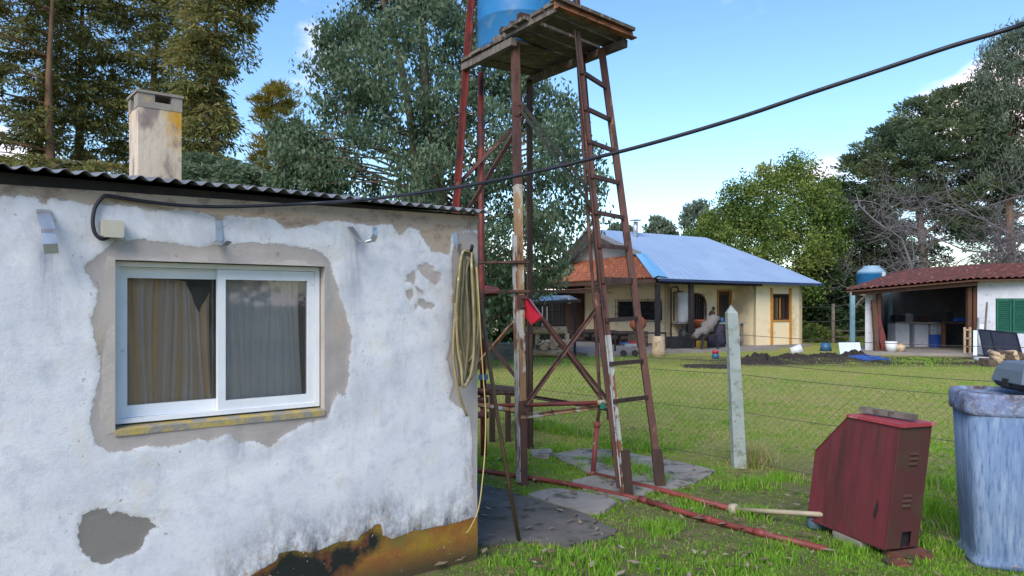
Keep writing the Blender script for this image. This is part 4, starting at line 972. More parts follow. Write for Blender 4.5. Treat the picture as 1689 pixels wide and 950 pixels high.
# tiles: rows of half-round tiles on the skirt, real courses
def tilefield(fn, nrow, ncol, th, rad):
    vs = []; fs = []; cs = 5
    for r_ in range(nrow):
        g0, g1 = r_/nrow, (r_+1.12)/nrow
        for c in range(ncol):
            o = len(vs); lift = th*random.uniform(.8,1.3); sk = random.uniform(-.004,.004)
            for g, dz in ((g0, lift), (g1, 0)):
                for k_ in range(cs):
                    f = (c+k_/(cs-1))/ncol; p = fn(min(1.0,f), min(1.02,g)); h = rad*math.sin(math.pi*k_/(cs-1)); vs.append((p+Vector((0,0,h+dz+sk)))[:])
            for k_ in range(cs-1): fs.append((o+k_,o+k_+1,o+cs+k_+1,o+cs+k_))
            for k_ in range(cs): 
                p = Vector(vs[o+k_]); vs.append((p-Vector((0,0,lift+.015)))[:])
            for k_ in range(cs-1): fs.append((o+k_+1,o+k_,o+2*cs+k_,o+2*cs+k_+1))
    return vs, fs
fnt = lambda f, g: lerp(lerp(H(-.05,.0,2.50), H(-.05,9.0,2.50), f), lerp(H(.62,1.8,3.38), H(.85,7.6,3.36), f), g)
vs, fs = tilefield(fnt, 8, 42, .035, .045)
me = bpy.data.meshes.new('roof_tiles'); me.from_pydata([(Vector(v)-LOC[house])[:] for v in vs], [], fs); me.materials.append(m_tile); part(house, 'roof_tiles', me, None, kind='stuff')
mb = MB(); mb.slab([H(-.02,.02,2.46), H(-.02,9.0,2.46), H(.88,7.6,3.32), H(.66,1.8,3.34)], -.03); mb.bar(H(.0,.1,2.40), H(.0,9,2.40), .08, .14); part(house, 'skirt_rafters', mb, m_brownwood)
for t, s in ((.22,.25),(1.6,.22)):
    part(house, 'porch_post', MB().box(H(t,s,1.27), (.14,.14,2.36), HR), m_post_dark, pivot=H(t,s,.1))
mb = MB(); mb.bar(H(.1,.25,2.36), H(4.8,.25,2.33), .12, .12); part(house, 'porch_beam', mb, m_post_dark)
fl = part(rf, 'flue', MB().tube([H(1.9,4.0,4.2), H(1.9,4.0,4.85)], .09, 10), m_galv)
part(rf, 'flue_cap', MB().lathe(H(1.9,4.0,4.90), [(.24,0),(.24,.02),(.05,.05)], 12), m_galv)
# porch slab
mb = MB(); pl = [H(-3,-.55,0), H(4.7,-.75,0), H(4.9,.3,0), H(7.3,.3,0), H(7.3,8,0), H(-3,8,0)]
mb.prism([(p.x,p.y) for p in pl], -.05, .10); o = one('porch_floor', 'concrete porch floor in front of the cream house', 'porch', mb, m_concrete, H(1,0,0)); o['kind'] = 'structure'
# water heater
wh = root('water_heater', 'white wall water heater with a blue label on the porch', 'water heater', H(2.15,1.35,1.0))
part(wh, 'heater_body', MB().lathe(H(2.15,1.34,.95), [(.20,0),(.24,.03),(.24,1.05),(.20,1.10)], 20), m_whitepl)
part(wh, 'label_sticker', MB().box(H(2.27,1.10,1.65), (.20,.012,.38), HR+.35), m_tarp)
part(wh, 'pipework', MB().tube([H(1.72,1.5,.2),H(1.72,1.5,2.2),H(2.0,1.5,2.25),H(2.0,1.4,2.05)], .03, 6).tube([H(1.85,1.5,1.0),H(1.85,1.5,2.05),H(2.15,1.42,2.08)], .025, 6), m_stake)
part(wh, 'shelf', MB().box(H(2.2,1.3,.93), (.9,.5,.04), HR), m_greytin)
# porch clutter
def lathe_thing(name, label, cat, t, s, z, prof, m, n=16):
    one(name, label, cat, MB().lathe(H(t,s,z), prof, n), m, H(t,s,z))
lathe_thing('flower_pot', 'wide terracotta bowl on the porch beside the post', 'pot', 2.35,.75,.78, [(.22,0),(.36,.25),(.38,.28),(.34,.28)], m_terra)
one('dark_stand', 'dark covered stand carrying the terracotta bowl', 'stand', MB().box(H(2.35,.75,.44), (.5,.45,.68), HR, .02), m_blackplastic, H(2.35,.75,.1))
lathe_thing('gas_bottle', 'dark gas bottle beside the water heater', 'gas bottle', 1.95,1.05,.1, [(.17,0),(.2,.06),(.2,.5),(.12,.62),(.08,.66),(.08,.74)], m_blackplastic)
one('storage_crate', 'low black crate on the porch floor by the gas bottle', 'crate', MB().box(H(1.15,.35,.30), (.85,.5,.38), HR, .02), m_blackplastic, H(1.15,.35,.1))
one('clay_jar', 'round orange clay jar behind the left porch post', 'jar', MB().lathe(H(.35,1.6,.65), [(.14,0),(.30,.2),(.26,.42),(.15,.52)], 14), m_terra, H(.35,1.6,.65))
one('jar_stand', 'dark wooden block under the clay jar', 'block', MB().box(H(.35,1.6,.375), (.5,.5,.55), HR, .02), m_bark, H(.35,1.6,.1))
tb = root('work_table', 'timber work table on the porch with tools on top', 'table', H(3.55,.75,.1))
part(tb, 'table_top', MB().box(H(3.6,.75,.93), (1.25,.7,.05), HR), m_greytin)
for t, s in ((3.1,.5),(4.12,.5),(3.1,1.0),(4.12,1.0)): part(tb, 'leg', MB().bar(H(t,s,.1), H(t,s,.91), .09, .09), m_oldwood2, pivot=H(t,s,.1))
for t, s, hgt, rad, m, lab in ((3.2,.7,.30,.07,m_blackplastic,'tall dark bottle on the work table'),(3.45,.8,.18,.09,m_bluebucket,'blue tin on the work table'),(3.05,.85,.42,.13,m_stake,'dark plant pot at the table end'),(3.75,.7,.13,.12,m_greytin,'squat grey pan on the work table')):
    one('table_item', lab, 'container', MB().lathe(H(t,s,.955), [(rad*.8,0),(rad,.03),(rad*.9,hgt*.8),(rad*.5,hgt)], 10), m, H(t,s,.955))
mb = MB(); vs = []; 
for i in range(13):
    a = 2*math.pi*i/12
rr = []
cloth = MB(); prof_ = [(.40,0),(.38,.25),(.33,.5),(.30,.76),(.10,.79)]
cloth.lathe(H(2.85,.45,.1), prof_, 20, sx=1, sy=.7, rz=HR); one('dark_cloth', 'dark purple cloth draped over something beside the chair', 'cloth', cloth, m_cloth, H(2.85,.45,.1))
lathe_thing('white_bucket', 'small white bucket under the work table', 'bucket', 3.72,.35,.1, [(.13,0),(.16,.32),(.17,.33),(.14,.33)], m_whitepl)
one('yellow_box', 'small yellow box on the porch under the chair', 'box', MB().box(H(2.0,.15,.22), (.3,.2,.24), HR+.2, .01), M('yellow carton', (.55,.36,.06), rough=.8), H(2.0,.15,.1))
ch = root('garden_chair', 'black plastic chair at the porch edge under a grey blanket', 'chair', H(1.75,-.35,.1))
part(ch, 'seat', MB().box(H(1.75,-.35,.55), (.55,.5,.06), HR), m_blackplastic)
part(ch, 'backrest', MB().slab([H(1.98,-.6,.58),H(1.98,-.1,.58),H(2.16,-.1,1.0),H(2.16,-.6,1.0)], .05), m_blackplastic)
for t, s, k_ in ((1.50,-.58,-.1),(1.50,-.12,-.1),(2.0,-.58,.1),(2.0,-.12,.1)): part(ch, 'leg', MB().bar(H(t+k_,s,.1), H(t,s,.56), .06, .06), m_blackplastic, pivot=H(t,s,.1))
mb = MB(); pth = [H(1.28,-.36,.50),H(1.42,-.36,.62),H(1.68,-.36,.70),H(1.92,-.36,.90),H(2.12,-.36,1.10),H(2.22,-.36,1.02)]
mb.tube(smoothpath(pth, 24), [.08,.10,.12,.13,.14,.15,.17,.18,.19,.20,.21,.21,.21,.20,.20,.19,.18,.17,.15,.12,.08][:len(smoothpath(pth,24))]+[.1]*max(0,len(smoothpath(pth,24))-21), 12)
mb.v = [tuple(Vector(v)+Vector((.035*math.sin(v[2]*23+v[0]*9)+random.uniform(-.008,.008), .05*math.sin(v[0]*17+v[2]*11), .05*math.sin(v[0]*13+v[1]*19)*math.sin(v[2]*15)+random.uniform(-.01,.01)))) for v in mb.v]
one('blanket', 'rumpled grey striped blanket thrown over the black chair', 'blanket', mb, m_blanket, pth[2])
# firewood pile and iron bed frame by the side wall
random.seed(21); m_logdark = M('dark wet firewood', (.05,.038,.034), (.028,.022,.022), 8, .95, bump=.8, bscale=18, c3=(.12,.09,.07), th=.66)
for i in range(26):
    row = i//9; s = 2.4+(i % 9)*.42+row*.2+random.uniform(-.05,.05); t = .75+random.uniform(-.25,.15)
    z = .19+row*.16; d = Vector((random.uniform(.6,1),random.uniform(-.5,.5),0)).normalized()
    c = H(t, s, z); one('firewood_log', 'dark split log in the stack along the shaded house wall', 'log', MB().tube([c-e_*.30-d*.1, c+e_*.30+d*.1], random.uniform(.07,.10), 7), m_logdark, c, group='logs stacked along the house wall')
bf = root('bed_frame', 'black iron frame standing before the firewood stack', 'frame', G(1085,582,0)+Vector((0,.4,0)))
a, c = G(1018,586,0)+Vector((0,.5,0)), G(1103,583,0)+Vector((0,.5,0))
for p in (a, lerp(a,c,.5), c): part(bf, 'leg', MB().tube([p, p+Vector((0,0,.66))], .03, 6), m_post_dark, pivot=p)
part(bf, 'rail', MB().tube([a+Vector((0,0,.66)), c+Vector((0,0,.66))], .028, 6).tube([a+Vector((0,0,.30)), c+Vector((0,0,.30))], .022, 6), m_post_dark, pivot=a)
tw = root('toy_tricycle', 'small red and blue toy vehicle by the firewood', 'toy', G(1038,588,0))
p = G(1038,588,0); part(tw, 'body', MB().box(p+Vector((0,0,.36)), (.42,.16,.10), .3, .02), m_greytin); part(tw, 'seat', MB().box(p+Vector((.1,0,.44)), (.16,.15,.06), .3), m_redplastic); part(tw, 'panel', MB().box(p+Vector((-.16,-.01,.40)), (.16,.18,.07), .3), m_tarp)
for dx in (-.18,.18): part(tw, 'wheel', MB().tube([p+Vector((dx,-.06,.10)), p+Vector((dx,.06,.10))], .10, 12), m_blackplastic, pivot=p)
c = G(1086,588,0); one('tree_stump', 'pale split tree stump standing at the porch edge', 'stump', MB().lathe(c, [(.24,0),(.22,.2),(.20,.5),(.19,.62),(.05,.63)], 11, sx=1, sy=.8), m_lightwood, c)
# rustic log bench near the tower
rb = root('log_seat', 'rustic seat of pale logs in front of the dark doors', 'seat', G(908,588,0))
p0 = G(880,588,0); p1 = G(940,590,0)
part(rb, 'top_log', MB().tube([p0+Vector((0,.3,.80)), p1+Vector((-.1,.3,.82))], .12, 12), m_lightwood)
for t in (.08,.5,.9):
    p = lerp(p0,p1,t); part(rb, 'leg', MB().tube([p+Vector((0,.35,0)), p+Vector((.05,.3,.72))], .07, 8), m_lightwood)
part(rb, 'seat_plank', MB().bar(p0+Vector((0,.15,.32)), p1+Vector((0,.15,.34)), .26, .05), m_oldwood2); part(rb, 'foot_log', MB().tube([p0+Vector((0,0,.12)), p1+Vector((0,-.02,.12))], .10, 9), m_lightwood)
for i, (x, y) in enumerate(((900,571),(915,570),(928,572))):
    c = P(x, y, 22.9); one('split_log', ['left','middle','right'][i]+' split log piled on the rustic log seat', 'log', MB().tube([c+Vector((-.06,-.15,0)), c+Vector((.06,.2,0))], .13, 7), m_lightwood, c, group='split logs on the log seat')
# left yard clutter, pergola
tb_ = root('tin_tub', 'ribbed grey tin tub on the grass behind the tower', 'tub', G(826,594,0)); c = G(826,594,0)
part(tb_, 'tub', MB().lathe(c, [(.22,0),(.30,.48),(.32,.50),(.28,.49)], 20, sx=1.4), m_greytin)
part(tb_, 'rim', MB().lathe(c+Vector((0,0,.48)), [(.31,0),(.33,.01),(.33,.035),(.30,.04)], 20, sx=1.4, cap=False), m_greytin)
c = G(856,592,0); one('wheelbarrow_tray', 'brown barrow tray beside the tin tub', 'barrow', MB().hexa([c+Vector((-.28,-.2,.1)),c+Vector((.25,-.2,.1)),c+Vector((.25,.2,.1)),c+Vector((-.28,.2,.1))],[c+Vector((-.42,-.3,.45)),c+Vector((.33,-.3,.40)),c+Vector((.33,.3,.40)),c+Vector((-.42,.3,.45))]), m_rustflake, c)
pg = root('pergola', 'low pergola with clouded roof sheets before the house veranda', 'pergola', G(950,583,0))
a, c = P(770,500,20), P(955,494,23.5)
part(pg, 'roof_sheet', MB().slab([P(770,502,19.5), P(955,494,23.5), P(940,487,25.5), P(770,488,21.5)], .03), m_polycarb)
part(pg, 'beam', MB().bar(P(770,504,19.4), P(957,496,23.4), .08, .09), m_stake); part(pg, 'beam', MB().bar(P(880,480,24), P(1010,482,24.2), .09, .10), m_brownwood)
for x, D in ((948,23.5),(853,21.2)): 
    p = P(x,497,D); part(pg, 'post', MB().bar(Vector((p.x,p.y,0)), p, .08, .08), m_post_dark, pivot=p)
c = P(938,496,23.2); one('white_hook', 'white curled plastic piece hung from the pergola beam', 'plastic piece', MB().tube(smoothpath([P(924,492,23.2),P(932,490,23.2),P(938,494,23.2),P(939,501,23.2)],12), .05, 7), m_whitepl, c)

# ================================================================== open shed with red tiles (right)
bb = root('open_shed', 'low whitewashed open shed with dark red tiles and green shutters', 'outbuilding', Vector((13,24.5,0)))
Z1 = Vector((0,0,1))
fl = lambda px, D: Vector(((px-844.5)/F*D, D, 0))
a0, a1, b0, b1 = fl(1427,24.8), fl(1612,23.6), fl(1612,23.6), Vector((19.5,22.2,0))
inn = Vector((.52,.85,0)).normalized()
def vwall(mb, p, q, z0, z1a, z1b, th, side):
    n = side*th; mb.hexa([p+Z1*z0, q+Z1*z0, q+n+Z1*z0, p+n+Z1*z0], [p+Z1*z1a, q+Z1*z1b, q+n+Z1*z1b, p+n+Z1*z1a])
mb = MB(); vwall(mb, a0, a0+Vector((.25,-.012,0)), .0, 2.0, 2.02, 4.0, inn); part(bb, 'wall', mb, m_whitewall)
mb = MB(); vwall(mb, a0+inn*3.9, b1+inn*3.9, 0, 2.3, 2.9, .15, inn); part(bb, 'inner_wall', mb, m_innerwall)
# right front wall with shutter opening
mb = MB()
sh0, sh1, zz_0, zz_1 = fl(1643,23.35), fl(1699,23.0), .70, 1.80
sh1 = b0+(b1-b0).normalized()*((sh1-b0).length)
sh0 = b0+(b1-b0).normalized()*((fl(1643,23.4)-b0).length)
for p, q, z0, z1 in ((b0,sh0,0,2.40),(sh0,sh1,0,zz_0),(sh0,sh1,zz_1,2.40),(sh1,b1,0,2.40)): vwall(mb, p, q, z0, z1, z1, .16, inn)
part(bb, 'wall', mb, m_whitewall, label='white front wall around the green shutters')
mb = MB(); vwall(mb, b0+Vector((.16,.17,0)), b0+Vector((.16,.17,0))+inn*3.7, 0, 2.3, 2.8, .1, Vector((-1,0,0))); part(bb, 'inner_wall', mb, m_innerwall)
wd_ = (b1-b0).normalized(); mid = (sh0+sh1)/2
sw = part(bb, 'shutter_backing', MB().bar(sh0+inn*.12+Z1*1.25, sh1+inn*.12+Z1*1.25, .02, 1.1), m_shutter)
for x0, x1 in ((sh0, mid-wd_*.008), (mid+wd_*.008, sh1)):
    mb = MB(); o = inn*.03
    for p in (x0+wd_*.035, x1-wd_*.035): mb.bar(p+o+Z1*zz_0, p+o+Z1*zz_1, .05, .07)
    for z in (zz_0+.04, zz_1-.04): mb.bar(x0+o+Z1*z, x1+o+Z1*z, .05, .08)
    sr = part(bb, 'shutter', mb, m_shutter)
    for i in range(15):
        z = zz_0+.11+i*(zz_1-zz_0-.22)/14; part(sr, 'slat', MB().bar(x0+wd_*.06+o+Z1*z, x1-wd_*.06+o+Z1*z, .06, .014, up=(0,-.7,.7)), m_shutter)
# posts, lintel, braces
for p in (fl(1449,24.6), fl(1598,23.7), fl(1607,23.7)):
    part(bb, 'post', MB().bar(p, p+Z1*2.15, .12, .12), m_brownwood, pivot=p)
part(bb, 'leaning_beam', MB().bar(fl(1446,24.3), fl(1441,24.6)+Z1*1.75, .14,.10), m_brownwood)
part(bb, 'lintel', MB().bar(P(1405,484,24.5), P(1612,467,23.4), .10, .14), m_brownwood)
# roof of red tiles
lo0, lo1, lo2 = P(1396,478,24.3), P(1608,459,23.2), P(1760,455,21.9)
lo2 = Vector((20.3,22.0,2.52)); hi0, hi1, hi2 = P(1493,447,28.0), P(1640,436.5,27.2), Vector((21.6,26.2,3.12))
def rfn(f, g):
    def along(p0,p1,p2): return lerp(p0,p1,f/.42) if f < .42 else lerp(p1,p2,(f-.42)/.58)
    return lerp(along(lo0,lo1,lo2), along(hi0,hi1,hi2), g)
vs, fs = tilefield(rfn, 15, 48, .035, .05)
me = bpy.data.meshes.new('roof_tiles'); me.from_pydata([(Vector(v)-LOC[bb])[:] for v in vs], [], fs); me.materials.append(m_tiledark); part(bb, 'roof_tiles', me, None, kind='stuff')
mb = MB(); dzz = Z1*.05
mb.slab([lo0-dzz, lo1-dzz, hi1-dzz, hi0-dzz], .04); mb.slab([lo1-dzz, lo2-dzz, hi2-dzz, hi1-dzz], .04); mb.slab([hi0-dzz*1.2, hi1-dzz*1.2, hi1+Vector((.3,3,-1)), hi0+Vector((.3,3,-1))], .04); mb.slab([hi1-dzz*1.2, hi2-dzz*1.2, hi2+Vector((.3,3,-1)), hi1+Vector((.3,3,-1))], .04)
part(bb, 'roof_boards', mb, m_brownwood)
mb = MB(); fp_ = [fl(1400,24.2), fl(1615,22.9), Vector((19.5,21.6,0)), Vector((20,28,0)), fl(1430,28.6)]
mb.prism([(p.x,p.y) for p in fp_], -.05, .09); o = one('shed_floor', 'concrete floor edge of the open shed', 'floor', mb, m_concrete, fl(1500,24)); o['kind'] = 'structure'
# interior: counter, shelves
cn = root('kitchen_counter', 'white masonry counter at the back of the open shed', 'counter', fl(1500,27)+Z1*.09)
part(cn, 'counter_top', MB().bar(fl(1474,27)+Z1*.95, fl(1545,26.6)+Z1*.95, .7, .07), m_concrete)
for x in (1482,1513,1540): part(cn, 'pier', MB().bar(fl(x,26.9)+Z1*.09, fl(x,26.9)+Z1*.92, .5,.55), m_whitewall)
rk = root('tool_bench', 'dark cluttered bench at the right of the open shed', 'bench', fl(1575,26)+Z1*.09)
part(rk, 'bench_top', MB().bar(fl(1553,26)+Z1*.98, fl(1603,25.6)+Z1*.98, .6,.06), m_brownwood)
for x in (1556,1600): part(rk, 'leg', MB().bar(fl(x,25.8)+Z1*.09, fl(x,25.8)+Z1*.95, .1,.1), m_brownwood)
for x, D, sz, z, m, lab in ((1480,26.7,(.35,.3,.22),1.1,m_blackplastic,'dark box on the counter'),(1497,26.7,(.25,.25,.30),1.13,m_greytin,'grey tin on the counter beside the box'),(1524,26.5,(.30,.3,.18),1.08,m_stake,'low dark crate on the counter'),(1583,25.5,(.45,.3,.14),1.09,m_tarp,'blue tray on the tool bench'),(1563,25.6,(.25,.3,.32),1.18,m_blackplastic,'black bin on the tool bench'),(1545,26.4,(.35,.3,.45),.32,m_tarp,'dim blue drum on the shed floor')):
    c = fl(x,D)+Z1*z; one('storage_box', lab, 'box', MB().box(c, sz, .1, .015), m, c)
sl = root('step_stool', 'small timber ladder stool in the shed mouth', 'stool', fl(1595,23.4)+Z1*.09)
for x in (1591,1600): part(sl, 'leg', MB().bar(fl(x,23.3)+Z1*.09, fl(x,23.3)+Z1*.9, .05,.05), m_lightwood)
for z in (.3,.55,.82): part(sl, 'rung', MB().bar(fl(1591,23.3)+Z1*z, fl(1600,23.3)+Z1*z, .05,.04), m_lightwood)
for x, h, lab, m in ((1470,.34,'white bucket at the shed entrance',m_whitepl),(1484,.28,'brown wicker tub at the shed entrance',m_lightwood)):
    c = fl(x,23.9)+Z1*.09; one('bucket', lab, 'bucket', MB().lathe(c, [(.15,0),(.18,h),(.15,h-.02)], 14), m, c)
c = fl(1461,24.4)+Z1*.09; one('leaning_plank', 'rust red board leaning inside the shed mouth', 'board', MB().bar(c, c+Vector((-.30,.2,1.45)), .22, .03), m_redpaint, c)
for x0, x1, h, m, lab in ((1610,1614,.75,m_greytin,'grey post leaning by the shed wall corner'),(1622,1628,1.05,m_oldwood2,'thin stick leaning on the white shed wall'),(1618,1621,.62,m_whitepl,'white sheet leaning by the shed wall corner')):
    c = fl(x0,22.9)+Z1*.06; one('leaning_pole', lab, 'pole', MB().bar(c, fl(x1,23.1)+Z1*h*1.6, .05 if m is not m_whitepl else .22, .03), m, c)
# dark panel leaning under the shutters
p0, p1 = fl(1624,22.3), fl(1686,21.8); p0.z = p1.z = .1
sp_ = root('solar_panel', 'dark blue solar panel leaning below the green shutters', 'panel', p0); bk = Vector((.02,.3,0))
part(sp_, 'panel_glass', MB().slab([p0, p1, p1+bk+Z1*.66, p0+bk+Z1*.75], .03), m_panel)
mb = MB(); cs_ = [p0, p1, p1+bk+Z1*.66, p0+bk+Z1*.75]
for i in range(4): mb.bar(cs_[i], cs_[(i+1)%4], .04, .04)
mb.bar(lerp(cs_[0],cs_[1],.32)-Vector((0,.01,0)), lerp(cs_[3],cs_[2],.30)-Vector((0,.01,0)), .03,.03); part(sp_, 'panel_frame', mb, m_panel)
mb = MB(); a, c = p0+Vector((-.25,.05,-.02)), p0+bk+Vector((-.1,.02,.72)); part(sp_, 'edge_board', MB().bar(a, c, .10,.03), m_board)
random.seed(5)
for i in range(12):
    x = 1642+(i % 6)*8+random.uniform(-2,2); c = P(x, 590-(i//6)*7+random.uniform(-1.5,1.5), 19.5); d = Vector((random.uniform(-.3,.3),1,random.uniform(-.1,.2)))*.25
    one('cut_branch', 'short rough branch in the heap before the solar panel', 'branch', MB().tube([c-d, c+d], random.uniform(.05,.085), 7), m_bark if i % 3 else m_lightwood, c, group='cut branches heaped by the solar panel')
mb = MB(); mb.box(P(1662,598,19.5)-Z1*.05, (1.3,.5,.25), 0, .04); one('branch_heap', 'low heap of bark under the cut branches', 'heap', mb, m_bark, G(1662,604,0))
a, c = G(1608,592,.07), G(1640,594,.07); one('white_pipe', 'short white plastic pipe lying on the grass near the shed', 'pipe', MB().tube([a,c], .07, 12), m_whitepl, a)
# blue tank behind on its blue frame
tk = root('roof_tank', 'small blue and grey water tank beside the red tiled roof', 'water tank', P(1438,470,27))
c = P(1438,472,27); part(tk, 'tank_body', MB().lathe(c, [(.48,0),(.51,.03),(.51,.42),(.53,.44),(.51,.46)], 26), m_tankblue)
part(tk, 'tank_top', MB().lathe(c+Z1*.46, [(.51,0),(.46,.10),(.28,.22),(.28,.27),(.02,.29)], 26), m_tankgrey); part(tk, 'label_sticker', MB().box(c+Vector((.20,-.48,.42)), (.16,.03,.16), .4), m_whitepl)
part(tk, 'hose_line', MB().tube([c+Vector((.25,-.3,.72)), c+Vector((.28,-.48,.5)), c+Vector((.30,-.5,.1))], .02, 6), m_greenbrace)
ts = root('tank_stand', 'pale blue steel stand under the small water tank', 'stand', fl(1406,26.3))
p = fl(1406,26.3); part(ts, 'post', MB().bar(p, p+Z1*1.95, .13,.13), m_bluepaint); part(ts, 'post', MB().bar(fl(1468,27.6), fl(1468,27.6)+Z1*2.2, .13,.13), m_bluepaint)
part(ts, 'beam', MB().bar(p+Z1*2.0+Vector((-.05,0,0)), fl(1432,26.3)+Z1*2.0, .13,.13), m_whitepl); part(ts, 'brace', MB().bar(p+Z1*1.45, fl(1426,26.3)+Z1*1.9, .06,.06), m_oldwood2)
part(ts, 'deck', MB().box(c-Z1*.06, (1.2,1.1,.10), .1), m_oldwood)
# odds and ends on the lawn edge
a = P(1387,566,24.4); one('foam_board', 'pale blue board propped up before the open shed', 'board', MB().slab([G(1386,584,0), G(1421,584,0), G(1421,584,0)+Vector((0,.12,.37)), G(1386,584,0)+Vector((0,.12,.37))], .04), m_board, G(1400,584,0))
c = G(1362,579,0); one('bucket', 'blue bucket on the bright grass strip', 'bucket', MB().lathe(c, [(.17,0),(.20,.0),(.15,.28),(.14,.28)], 16), m_bluebucket, c)
c = G(1312,585,0)+Z1*.12; one('bucket', 'white bucket tipped over at the porch corner', 'bucket', MB().tube([c+Vector((-.16,0,-.02)), c+Vector((.17,-.05,.08))], [.12,.16], 14), m_whitepl, c)
c = G(1180,592,0); jr = root('paint_jar', 'small red topped blue jar on the soil by the porch', 'jar', c); part(jr, 'jar_body', MB().lathe(c, [(.10,0),(.11,.14),(.08,.16)], 12), m_bluebucket); part(jr, 'jar_lid', MB().lathe(c+Z1*.165, [(.09,0),(.10,.06),(.05,.09)], 12), m_redplastic)
random.seed(11)
def mound(px0, px1, py, hgt, lab, wid=.5, n=16):
    mb = MB(); a, c = G(px0,py,0), G(px1,py,0)
    N1, N2 = 26, 9; vs = []; fs = []
    for i in range(N1+1):
        for j in range(N2+1):
            f, g = i/N1, j/N2; p = lerp(a,c,f)+Vector((0,(g-.5)*wid*2,0)); env = math.sin(math.pi*f)**.6*math.sin(math.pi*g)
            vs.append((p+Z1*(-.02+env*hgt*random.uniform(.45,1.1)))[:])
    for i in range(N1):
        for j in range(N2): k_ = i*(N2+1)+j; fs.append((k_,k_+N2+1,k_+N2+2,k_+1))
    mb.add(vs, fs); o = one('soil_mound', lab, 'soil', mb, m_soil, lerp(a,c,.5)); o['kind'] = 'structure'
mound(1215,1290,598,.30,'dark dug soil bank right of the concrete post',.8); mound(1280,1340,590,.18,'strip of dug soil by the tipped bucket'); mound(1330,1395,588,.16,'strip of dug soil by the blue bucket'); mound(1385,1432,588,.24,'small soil heap before the pale blue board',.4); mound(1120,1225,604,.07,'flat worn soil patch at the lawn edge',.9)
for i in range(7):
    a = G(1398+i*5,588+i*1.1,.03); c = a+Vector((random.uniform(.6,1.2),random.uniform(-.25,.25),0)); one('blue_tube', 'thin blue plastic tube in the tangle on the lawn', 'tube', MB().tube(smoothpath([a, lerp(a,c,.5)+Vector((0,random.uniform(-.1,.1),.04)), c],8), .016, 6), m_tarp, a, group='blue tubes tangled on the lawn')
# timber fence behind
bfn = root('post_fence', 'far wire fence with a wooden post between the buildings', 'fence', fl(1374,31)); p = fl(1374,31)
part(bfn, 'fence_post', MB().bar(p, p+Z1*1.62, .11,.11), m_oldwood2)
for z in (1.5,.9): part(bfn, 'line_wire', MB().tube([fl(1322,31)+Z1*(z-.03), p+Z1*z, fl(1410,30)+Z1*(z+.15)], .012, 4), m_wire)
for z in (.25,.5): part(bfn, 'rail', MB().bar(fl(1374,31)+Z1*z, fl(1432,30)+Z1*(z+.05), .06,.05), m_oldwood)
# ================================================================== ground
def gnoise(x, y):
    return (np.sin(x*1.7+1.3*np.sin(y*1.1))+np.sin(y*2.3+1.7*np.sin(x*.9+2))+np.sin(x*4.1+y*3.3+1.5*np.sin(y*2.1))*.7+np.sin(x*7.7-y*6.1+2*np.sin(x*3.7))*.5+np.sin(x*15.1+3*np.sin(y*7))*np.sin(y*13.3+2*np.sin(x*5))*.5)/3.7
mg = bpy.data.materials.new('lawn earth'); mg.use_nodes = True; t = mg.node_tree; b = t.nodes['Principled BSDF']; b.inputs['Roughness'].default_value = .95; b.inputs['Specular IOR Level'].default_value = .1
tcw = nd('ShaderNodeTexCoord').outputs['Object']
g1 = mx(mr(nz(.55, 5), .36, .64), (.215,.290,.045), (.33,.31,.085))
g1 = mx(mr(nz(2.1, 6, .65), .42, .66, 0, .8), g1, (.36,.32,.13))
g1 = mx(mr(nz(5.2, 6, .7), .52, .68, 0, .7), g1, (.14,.26,.032))
g1 = mx(mr(nz(16, 5, .7), .50, .70, 0, .8), g1, (.085,.080,.030))
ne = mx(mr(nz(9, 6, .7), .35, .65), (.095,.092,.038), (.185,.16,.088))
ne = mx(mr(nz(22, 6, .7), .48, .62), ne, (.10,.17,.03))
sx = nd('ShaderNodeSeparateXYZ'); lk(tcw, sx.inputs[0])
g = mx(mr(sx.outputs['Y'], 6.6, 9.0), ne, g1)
# far dirt worn by the porch
wornx = mth('MULTIPLY', mr(mth('ABSOLUTE', mth('SUBTRACT', sx.outputs['Y'], 21.4), None), 2.4, 1.0), mr(sx.outputs['X'], 3.5, 6.5))
g = mx(mth('MULTIPLY', wornx, mr(nz(1.1, 6, .6), .28, .5)), g, (.060,.047,.036))
lk(g, b.inputs['Base Color'])
bp = nd('ShaderNodeBump'); bp.inputs['Strength'].default_value = .8; bp.inputs['Distance'].default_value = .03; lk(nz(24, 7, .75), bp.inputs['Height']); lk(bp.outputs[0], b.inputs['Normal'])
xs = np.unique(np.concatenate([np.linspace(-400,-12,14), np.linspace(-12,16,94), np.linspace(16,400,14)])); ys = np.unique(np.concatenate([np.linspace(-400,-3,10), np.linspace(-3,30,110), np.linspace(30,500,16)]))
X, Y = np.meshgrid(xs, ys); Zg = np.where((np.abs(X) < 14) & (Y > -2) & (Y < 26), .012*gnoise(X*.8, Y*.8)-.004, -.004)
nx = len(xs); idx = np.arange(nx*(len(ys)-1)).reshape(-1, nx)[:, :-1].ravel()
gm_ = fast('lawn', np.stack([X.ravel(), Y.ravel(), Zg.ravel()], 1), np.stack([idx, idx+1, idx+1+nx, idx+nx], 1), mg, None, True)
o = one('lawn', None, None, gm_, None); o['kind'] = 'structure'; o['label'] = 'patchy green lawn with dry spots'

